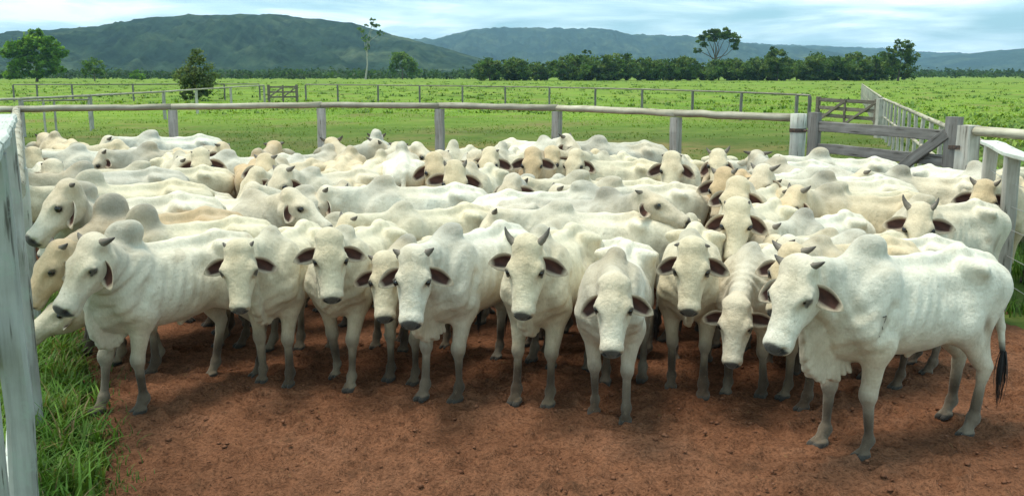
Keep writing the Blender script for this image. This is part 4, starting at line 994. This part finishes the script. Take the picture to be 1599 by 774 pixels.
# ----------------------------------------------------------------------------
# the herd: every listed animal where the photograph shows it
# (anchor, px, py): the photograph's pixel of front feet / hump / rump / poll; heading relative to the line of sight
# (0 = towards the camera, -90 = to the left, 180 = away); head = pixel of the poll; hh = (turn, pitch) of the face
# ----------------------------------------------------------------------------
HERD = [
 # ---- front row
 dict(a=('feet', 208, 643), h=-58, head=(138, 364), hh=(-52, 56), horns=(.13, .5), hump=1.05, dewlap=1.5, droop=.75, coat='ivory', greyness=.5, scale=1.03, label='big humped cream bull with long pleated dewlap standing beside the grass strip, front row left'),
 dict(a=('feet', 418, 605), h=-22, head=(372, 376), hh=(-4, 70), horns=(.07, .9), droop=.25, dewlap=1.1, hump=.12, coat='cream', label='cream steer with stubby horns and warm face just right of the big left bull'),
 dict(a=('feet', 532, 600), h=-26, head=(515, 362), hh=(2, 72), horns=None, droop=.12, dewlap=.8, hump=.12, coat='cream', label='hornless cream steer looking straight out, second face right of the big left bull'),
 dict(a=('feet', 692, 624), h=-34, head=(643, 388), hh=(-6, 68), horns=(.09, .55), droop=.35, dewlap=1.5, hump=.25, coat='white', greyness=.6, scale=1.04, label='white grey-necked steer with short spread horns and hanging dewlap in the front row'),
 dict(a=('feet', 836, 629), h=-20, head=(819, 372), hh=(-9, 71), horns=(.17, 1.15), droop=.15, dewlap=1.2, hump=.35, coat='cream', greyness=.5, scale=1.03, label='cream steer with two long upright dark horns in a V, centre of the front row'),
 dict(a=('feet', 950, 659), h=-8, head=(957, 430), hh=(-3, 69), horns=None, droop=.55, dewlap=.9, hump=.20, coat='white', greyness=.7, scale=.97, label='small pale hornless calf with drooping ears stepping out furthest toward the camera'),
 dict(a=('feet', 1078, 612), h=-2, head=(1083, 375), hh=(-3, 72), horns=(.07, -.3), droop=.35, dewlap=1.0, hump=.12, coat='cream', label='cream steer with tiny down-turned horns facing out right of the small pale calf'),
 dict(a=('feet', 1170, 624), h=-22, head=(1150, 465), hh=(-6, 74), horns=None, droop=.15, dewlap=.5, hump=.12, coat='ivory', greyness=.5, scale=.94, label='young pale steer holding its head low, left of the big right-hand bull'),
 dict(a=('feet', 1238, 622), h=-44, head=(1236, 380), hh=(-24, 62), horns=(.12, .6), droop=.2, hump=.12, coat='buff', dewlap=.6, scale=1.0, label='buff steer whose muzzle shows past the face of the big right-hand bull'),
 dict(a=('feet', 1314, 707), h=-46, head=(1243, 402), hh=(-26, 64), horns=(.12, .45), droop=.30, dewlap=1.75, hump=.60, coat='white', greyness=.45, scale=1.085, tail=.55, fore=(.06, -.05), hind=(-.08, .06), brand=True, label='big white bull standing broadside with black tail switch, nearest animal on the right'),
 dict(a=('feet', 628, 597), h=-31, fat=.82, dewlap=.4, head=(600, 396), hh=(-2, 66), horns=(.08, .6), droop=.3, coat='cream', hump=.12, greyness=.7, scale=.93, label='cream steer peeping out behind the white grey-necked steer, muzzle level with it'),
 dict(a=('poll', 524, 292), h=-6, hh=(8, 58), horns=(.13, 1.1), droop=.4, coat='buff', hump=.12, hs=1.2, ne=.5, label='buff steer with upright horn right behind the hornless front steer'),
 dict(a=('rump', 1460, 378), h=-56, coat='white', hump=.12, scale=.95, label='white back showing directly over the back of the big right-hand bull'),
 dict(a=('rump', 1378, 362), h=-50, coat='cream', scale=.9, hump=.12, label='cream rump wedged behind the hump of the big right-hand bull'),
 # ---- right side
 dict(a=('rump', 1494, 309), h=-38, head=(1437, 320), hh=(2, 66), horns=(.17, 1.25), droop=.12, coat='ivory', hump=0.37, scale=1.03, label='ivory steer with upright horns and red-brown ears, rump near the plank post on the right'),
 dict(a=('hump', 1325, 292), h=-70, head=(1243, 290), hh=(-44, 52), horns=(.12, 1.0), coat='buff', hump=0.45, greyness=.7, scale=1.05, droop=.5, label='buff steer in side view with brownish hump, head turned out left of it'),
 dict(a=('rump', 1352, 272), h=-68, coat='white', hump=0.32, scale=1.05, label='white back behind the buff steer with brownish hump'),
 dict(a=('rump', 1402, 296), h=-66, coat='cream', hump=0.37, scale=1.0, label='cream back between the buff brown-humped steer and the ivory upright-horned steer'),
 dict(a=('hump', 1402, 260), h=-80, head=(1350, 262), hh=(-76, 40), coat='ivory', hump=0.53, greyness=.8, scale=1.02, horns=(.1, .9), label='grey-humped steer facing left in front of the gate brace'),
 dict(a=('rump', 1436, 260), h=42, head=(1518, 286), hh=(60, 48), coat='white', hump=0.48, scale=1.05, horns=None, label='white steer below the gate stile facing right toward the fence'),
 dict(a=('poll', 1540, 282), h=-12, hh=(-2, 66), coat='buff', face=.9, horns=(.12, .9), scale=1.05, ne=.5, droop=.3, label='buff faced steer with upright horns squeezed against the fence posts on the right'),
 dict(a=('rump', 1572, 262), h=150, coat='cream', scale=1.0, hump=0.27, label='cream animal standing outside the pen behind the right fence post'),
 dict(a=('hump', 1284, 231), h=-74, coat='white', hump=0.69, scale=1.05, label='tall-humped white steer in side view below the left end of the gate'),
 dict(a=('rump', 1264, 250), h=-62, coat='white', hump=0.37, scale=1.05, label='white back in front of the round latch post'),
 dict(a=('hump', 1250, 264), h=-62, coat='ivory', hump=0.48, greyness=.8, scale=1.05, label='grey hump and cream back just below the white back by the latch post'),
 dict(a=('poll', 1190, 258), h=-28, hh=(-30, 60), coat='white', horns=(.15, .7), droop=.5, scale=1.08, label='white faced steer with slanting horn left of the grey hump by the gate'),
 dict(a=('poll', 1150, 276), h=-24, hh=(-20, 62), coat='cream', horns=None, droop=.5, scale=1.05, label='cream head tucked between the pink-nosed tan face and the white slanting-horned face'),
 dict(a=('poll', 1129, 263), h=-16, hh=(-14, 68), coat='tan', horns=(.09, .8), droop=.4, scale=1.08, label='tan pinkish face turned left at the gap of green grass'),
 dict(a=('poll', 1121, 232), h=0, hh=(2, 52), coat='cream', horns=(.15, 1.1), droop=.9, scale=1.08, label='cream head with drooping dark ear directly behind the tan pinkish face'),
 dict(a=('poll', 1181, 233), h=-120, hh=(-160, 45), coat='grey', horns=(.15, .3), droop=.3, scale=1.08, label='greyish steer at the back turned away with spread horns, left of the latch post'),
 dict(a=('poll', 1152, 312), h=-22, hh=(0, 70), coat='cream', horns=(.05, .9), droop=.45, hs=1.15, scale=1.05, dewlap=.8, label='cream face with red-brown ears and tiny horn buds behind the down-turned-horned steer'),
 dict(a=('hump', 1240, 326), h=-32, coat='white', hump=0.32, greyness=.8, scale=.97, label='white back with grey shoulder behind the buff steer at the big right bull'),
 # ---- centre
 dict(a=('poll', 1050, 237), h=-4, hh=(0, 62), coat='cream', horns=(.05, -.2), droop=.35, scale=1.1, label='broad cream face with dark hanging ears at the back, next to the open green gap'),
 dict(a=('hump', 905, 234), h=-80, coat='cream', hump=0.48, greyness=.6, scale=1.06, label='long cream side-view back at the rear, left of the broad cream face'),
 dict(a=('rump', 1012, 222), h=-72, coat='grey', hump=0.37, scale=1.1, label='greyish rump at the very back behind the long cream back'),
 dict(a=('hump', 893, 266), h=-80, coat='cream', hump=0.48, greyness=.5, scale=1.05, label='cream side-view steer with brownish hump in the middle of the herd'),
 dict(a=('hump', 938, 289), h=80, head=(1004, 290), hh=(72, 30), coat='grey', hump=0.48, greyness=.8, scale=1.04, horns=(.08, .9), droop=.1, label='grey steer walking right with outstretched neck and red ear'),
 dict(a=('rump', 1078, 287), h=-62, coat='ivory', hump=0.32, scale=1.05, label='ivory rump in front of the broad cream face'),
 dict(a=('rump', 796, 301), h=96, coat='white', hump=0.32, scale=1.05, tail=.8, greyness=.6, label='long white back facing right with its tail curling at the left end'),
 dict(a=('rump', 1000, 328), h=-84, coat='ivory', hump=0.37, scale=1.0, tail=-.8, label='ivory back with tail at its right end behind the small pale calf'),
 dict(a=('rump', 738, 322), h=-50, coat='cream', hump=0.32, scale=1.0, label='cream rump behind the white grey-necked front steer'),
 dict(a=('hump', 570, 271), h=-78, coat='white', hump=0.48, greyness=.5, scale=1.06, label='white side-view steer with dark-shaded hump and high hip in mid herd'),
 dict(a=('poll', 455, 292), h=60, hh=(62, 40), coat='ivory', horns=None, scale=1.05, droop=.5, label='ivory head in profile facing right above the stubby-horned steer'),
 dict(a=('poll', 438, 258), h=-48, hh=(-42, 58), coat='ivory', horns=(.11, .7), scale=1.08, droop=.4, label='ivory face turned left with dark eye in front of a white back, left of centre'),
 dict(a=('rump', 462, 243), h=-64, coat='white', hump=0.32, scale=1.1, label='white rump beneath the away-facing horned pair, left of centre'),
 dict(a=('poll', 396, 260), h=-58, hh=(-60, 55), coat='cream', horns=None, scale=1.05, droop=.05, label='upper cream head with dark ear among the stacked ears'),
 dict(a=('poll', 388, 284), h=-62, hh=(-62, 58), coat='ivory', horns=None, scale=1.03, droop=.05, label='lower ivory head with maroon ear among the stacked ears'),
 dict(a=('poll', 412, 240), h=-30, hh=(-25, 55), coat='buff', horns=(.1, .6), scale=1.1, label='buff forehead with one horn just above the stacked ears'),
 # ---- back row
 dict(a=('poll', 427, 218), h=176, hh=(178, 40), coat='tan', horns=(.09, .4), scale=1.1, label='tan poll of an animal facing away at the back, left of the second fence post'),
 dict(a=('poll', 517, 214), h=172, hh=(172, 35), coat='buff', horns=(.16, 1.1), scale=1.12, label='buff animal facing away with upright horns in front of the second fence post'),
 dict(a=('rump', 574, 223), h=177, coat='white', scale=1.15, hump=0.64, label='large white rump facing the camera at the back'),
 dict(a=('poll', 592, 213), h=150, hh=(120, 35), coat='grey', horns=(.16, 1.0), scale=1.12, label='greyish horned head looking off to the right just behind the large white rump'),
 dict(a=('poll', 622, 219), h=170, hh=(165, 40), coat='cream', horns=(.09, .5), scale=1.1, label='cream animal facing away at the back between two white rumps'),
 dict(a=('rump', 630, 243), h=181, coat='white', scale=1.16, hump=0.42, label='smaller white rump facing the camera in front of the back row'),
 dict(a=('poll', 653, 222), h=50, hh=(60, 45), coat='white', horns=None, scale=1.1, label='white head in profile right of the away-facing cream animal'),
 dict(a=('poll', 678, 238), h=12, hh=(14, 62), coat='buff', horns=None, scale=1.12, droop=.4, hump=0.53, label='buff face with dark muzzle beneath the third fence post'),
 dict(a=('poll', 710, 252), h=-18, hh=(-2, 69), coat='cream', horns=(.09, 1.2), scale=1.1, droop=.25, dewlap=.9, label='clearest rear face: cream with dark muzzle and dark ears, looking straight out mid back'),
 dict(a=('hump', 727, 219), h=-18, coat='cream', hump=0.69, scale=1.1, label='pointed cream hump behind the clear rear face, right of the third fence post'),
 dict(a=('poll', 765, 230), h=-24, hh=(-22, 60), coat='cream', horns=(.06, .5), scale=1.1, label='cream face with dark eyes turned slightly left at the back centre'),
 dict(a=('hump', 797, 221), h=-12, coat='ivory', hump=0.64, scale=1.1, label='rounded ivory hump at the back between two cream faces'),
 dict(a=('poll', 832, 231), h=-12, hh=(-10, 62), coat='tan', horns=None, scale=1.1, droop=.3, label='tan face with dark muzzle at the back left of the fourth fence post'),
 dict(a=('poll', 797, 270), h=-32, hh=(-35, 58), coat='grey', horns=None, scale=1.03, droop=.1, label='grey face with black eye looking left above the long white back'),
 dict(a=('poll', 860, 228), h=-26, hh=(-24, 66), coat='buff', horns=None, scale=1.1, label='buff face under the fourth fence post'),
 dict(a=('poll', 886, 208), h=40, hh=(58, 48), coat='white', horns=(.13, .8), scale=1.15, ne=.65, label='white head raised above the others in front of the fourth fence post'),
 dict(a=('hump', 935, 212), h=-70, coat='grey', hump=0.53, greyness=.7, scale=1.1, label='grey hump at the very back right of the fourth fence post'),
 # ---- left side
 dict(a=('hump', 178, 281), h=-78, head=(112, 279), hh=(-66, 52), coat='ivory', hump=.75, greyness=.6, scale=1.13, horns=(.06, .6), droop=.8, label='ivory steer in profile with black eye facing the left fence'),
 dict(a=('hump', 145, 264), h=-80, coat='cream', hump=.8, scale=1.1, label='long cream back behind the ivory profile steer on the left'),
 dict(a=('hump', 182, 302), h=-76, head=(84, 374), hh=(-66, 56), coat='tan', hump=1.1, greyness=.9, face=.8, scale=1.05, droop=.5, label='tan headed steer pressed near the left fence behind the big left bull'),
 dict(a=('hump', 212, 314), h=-72, head=(118, 452), hh=(-70, 30), coat='cream', hump=1.0, greyness=.9, scale=1.02, droop=(1.15, 1.15), ears=.7, label='cream steer lowering its head over the grass behind the big left bull'),
 dict(a=('hump', 112, 252), h=-76, coat='grey', hump=0.48, greyness=.6, scale=1.1, label='greyish humped steer right of the two faces at the left fence'),
 dict(a=('rump', 228, 232), h=-74, coat='white', hump=0.37, scale=1.1, label='white back near the far rail on the left'),
 dict(a=('rump', 112, 219), h=196, coat='buff', scale=1.16, hump=0.27, label='rounded buff rump facing the camera at the back left'),
 dict(a=('poll', 50, 229), h=6, hh=(6, 60), coat='cream', horns=(.05, .6), scale=1.1, droop=.5, label='cream face at the back left corner beside the fence'),
 dict(a=('poll', 80, 250), h=8, hh=(8, 62), coat='ivory', horns=(.05, .6), scale=1.1, droop=.15, label='ivory face with wide dark ears in front of the back left corner face'),
 dict(a=('poll', 186, 216), h=66, hh=(68, 48), coat='cream', horns=None, scale=1.1, label='cream head in profile facing right near the first fence post'),
 dict(a=('hump', 229, 221), h=-74, coat='grey', hump=0.48, scale=1.1, greyness=.7, label='grey hump at the back left of the first fence post'),
 dict(a=('rump', 314, 211), h=-70, coat='white', hump=0.37, scale=1.16, label='white rump rising highest at the back right of the first fence post'),
 dict(a=('poll', 312, 232), h=12, hh=(8, 62), coat='cream', horns=(.05, .6), scale=1.1, droop=.3, label='cream face with dark ears below the highest white rump'),
 dict(a=('poll', 350, 221), h=36, hh=(42, 55), coat='buff', horns=(.1, .4), scale=1.1, label='buff horned head behind the cream face below the highest white rump'),
 dict(a=('rump', 322, 258), h=-77, coat='cream', hump=0.37, scale=1.05, label='cream side-view back in the left of the herd ending at the stacked ears'),
 dict(a=('poll', 48, 270), h=4, hh=(4, 62), coat='ivory', horns=None, scale=1.0, droop=.4, label='ivory face tight against the left fence, lowest of the three corner faces'),
 dict(a=('poll', 898, 232), h=-22, hh=(-26, 62), coat='cream', horns=None, scale=1.08, droop=.3, label='cream face directly below the raised white head at the fourth fence post'),
 dict(a=('poll', 742, 236), h=-10, hh=(-6, 64), coat='ivory', horns=(.05, .6), scale=1.05, droop=.2, label='ivory face peering past the clearest rear face on its right side'),
]
PEN = []
def herd_setup():
    out = []
    for i, e in enumerate(HERD):
        kind, px, py = e['a']
        kw = {k: v for k, v in e.items() if k not in ('a', 'h', 'head', 'hh')}
        c = new_cow(seed=i + 11, **kw); s = c['scale']
        az = math.degrees(math.atan((px - CX) / FPX))
        c['heading'] = e['h'] - az
        c['hh'] = (e['hh'][0] - az, e['hh'][1]) if 'hh' in e else None
        if 'ne' not in e and kind != 'feet': c['ne'] = .66 if kind == 'poll' else .42
        if kind == 'poll' and 'hump' not in e: c['hump'] = .2
        th = rot_of(c['heading']); ct, st = math.cos(th), math.sin(th)
        tw = lambda q: np.array((q[0] * ct - q[1] * st, q[0] * st + q[1] * ct)) * s
        if kind == 'poll':
            dy = math.radians(((c['hh'][0] - c['heading'] + 180) % 360) - 180); c['ny'] = max(-.9, min(.9, dy * .6)) if 'ny' not in e else e['ny']
        loc_pt = {'feet': (.45, 0, 0), 'hump': (.33, 0, 1.355 + .135 * c['hump']), 'rump': (-.47, 0, 1.30), 'poll': poll_at(c['ny'], c['ne'], c['L'])}[kind]
        G = at_z(px, py, loc_pt[2] * s)
        c['loc'] = G[:2] - tw(loc_pt)
        c['anchor'] = kind; c['headpx'] = e.get('head') or ((px, py) if kind == 'poll' else None)
        out.append(c)
    return out
def circles(c):
    th = rot_of(c['heading']); d = np.array((math.cos(th), math.sin(th))); s = c['scale']
    return [(c['loc'] + d * x * s, r * s) for x, r in ((-.58, .24), (-.25, .27), (.08, .27), (.40, .24), (.68, .13))]
def relax(cs, it=60):
    start = [c['loc'].copy() for c in cs]
    for _ in range(it):
        C = [circles(c) for c in cs]; P = np.array([[q[0] for q in x] for x in C]); Rr = np.array([[q[1] for q in x] for x in C])
        mv = np.zeros((len(cs), 2))
        for i in range(len(cs)):
            dd = P[:, :, None, :] - P[i][None, None, :, :]; dist = np.sqrt((dd ** 2).sum(-1)) + 1e-6
            ov = np.maximum(0, Rr[:, :, None] + Rr[i][None, None, :] - dist) * .88; ov[i] = 0
            push = -(dd / dist[..., None] * ov[..., None]).sum((1, 2)); n = np.maximum(1, (ov > 0).sum((1, 2)))
            mv[i] += (push / n[:, None]).sum(0) * .5
        for i, c in enumerate(cs):
            w = .25 if c['anchor'] == 'feet' else 1.0
            c['loc'] = c['loc'] + mv[i] * w * .6 + (start[i] - c['loc']) * .05
    return [float(np.linalg.norm(c['loc'] - s)) for c, s in zip(cs, start)]
def solve_head(c):
    """turn the neck so that the poll stands on its line of sight"""
    if not c['headpx']: return
    th = rot_of(c['heading']); ct, st = math.cos(th), math.sin(th)
    yy, ee = np.meshgrid(np.radians(np.arange(-80, 81, 2)), np.radians(np.arange(-50, 71, 2)))
    best = None
    for L in (.50, .54, .58, .62, .66, .70):
        q = np.stack([NECK0[0] + L * np.cos(ee) * np.cos(yy), L * np.cos(ee) * np.sin(yy), NECK0[2] + L * np.sin(ee)], -1) * c['scale']
        W = np.stack([q[..., 0] * ct - q[..., 1] * st + c['loc'][0], q[..., 0] * st + q[..., 1] * ct + c['loc'][1], q[..., 2]], -1)
        pr = project(W)
        cost = np.hypot(pr[..., 0] - c['headpx'][0], pr[..., 1] - c['headpx'][1]) + 8 * abs(L - .6) / .08 + 6 * np.abs(yy)
        k = np.unravel_index(np.argmin(cost), cost.shape)
        if best is None or cost[k] < best[0]: best = (cost[k], yy[k], ee[k], L)
    c['err'], c['ny'], c['ne'], c['L'] = best
cows = herd_setup()
moved = relax(cows)
for c, m in zip(cows, moved):
    solve_head(c)
    if m > .25 or c.get('err', 0) > 22: print('COW', round(m, 2), round(c.get('err', 0)), np.round(c['loc'], 2), c['label'][:60])
def fillers(cs, n):
    """animals deep in the herd, of which only a strip of back or a few legs show between the others"""
    rs = np.random.RandomState(77); out = []
    for k in range(n):
        C = [q for c in cs + out for q in circles(c)]; P = np.array([q[0] for q in C]); Rr = np.array([q[1] for q in C]); best = None
        for _ in range(700):
            y = rs.uniform(8.1, 15.5); x = rs.uniform(-.46, .46) * y; h = rs.uniform(-100, 100)
            if x < -.50 * y + .8 or x > 4.6: continue
            c = dict(loc=np.array((x, y)), heading=h, scale=1.0)
            cl = min(float((np.hypot(*(P - q).T) - Rr).min()) - r for q, r in circles(c))
            if best is None or cl > best[0]: best = (cl, x, y, h)
        c = new_cow(seed=200 + k, coat=('cream', 'ivory', 'white')[k % 3], heading=best[3], scale=.86, ne=.0, hump=.4, horns=None, label='cream animal deep in the crowd, mostly hidden by its neighbours', group='cattle hidden deep in the herd', loc=np.array(best[1:3]))
        print('FILL', [round(v, 2) for v in best]); c['anchor'] = 'hump'; c['headpx'] = None; out.append(c)
    return out
extra = fillers(cows, 14)  # added cattle, mostly unseen, that keep light off the ground between the legs
cows += extra
for c in cows:
    d = c['loc'][1]
    build_cow(c, (c['loc'][0], c['loc'][1], 0), .0095 if d < 8.3 else .0155 if d < 11 else .022)
# ---------------------------------------------------------------- haze between the camera and the hills
def build_haze():
    bm = bmesh.new(); bmesh.ops.create_cube(bm, size=1); 
    for v in bm.verts: v.co = Vector((v.co.x * 28000, v.co.y * 9000 + 4200, -40 if v.co.z < 0 else 340))
    me = bpy.data.meshes.new('haze'); bm.to_mesh(me); bm.free()
    m = bpy.data.materials.new('haze_air'); m.use_nodes = True; t = m.node_tree; t.nodes.clear()
    o = t.nodes.new('ShaderNodeOutputMaterial'); p = t.nodes.new('ShaderNodeVolumePrincipled'); p.inputs['Color'].default_value = (.46, .76, 1.0, 1); p.inputs['Density'].default_value = HAZE; p.inputs['Anisotropy'].default_value = .2
    t.links.new(p.outputs[0], o.inputs['Volume']); tag(link('haze', me, m), kind='stuff')
HAZE = 1.0e-4
build_haze()
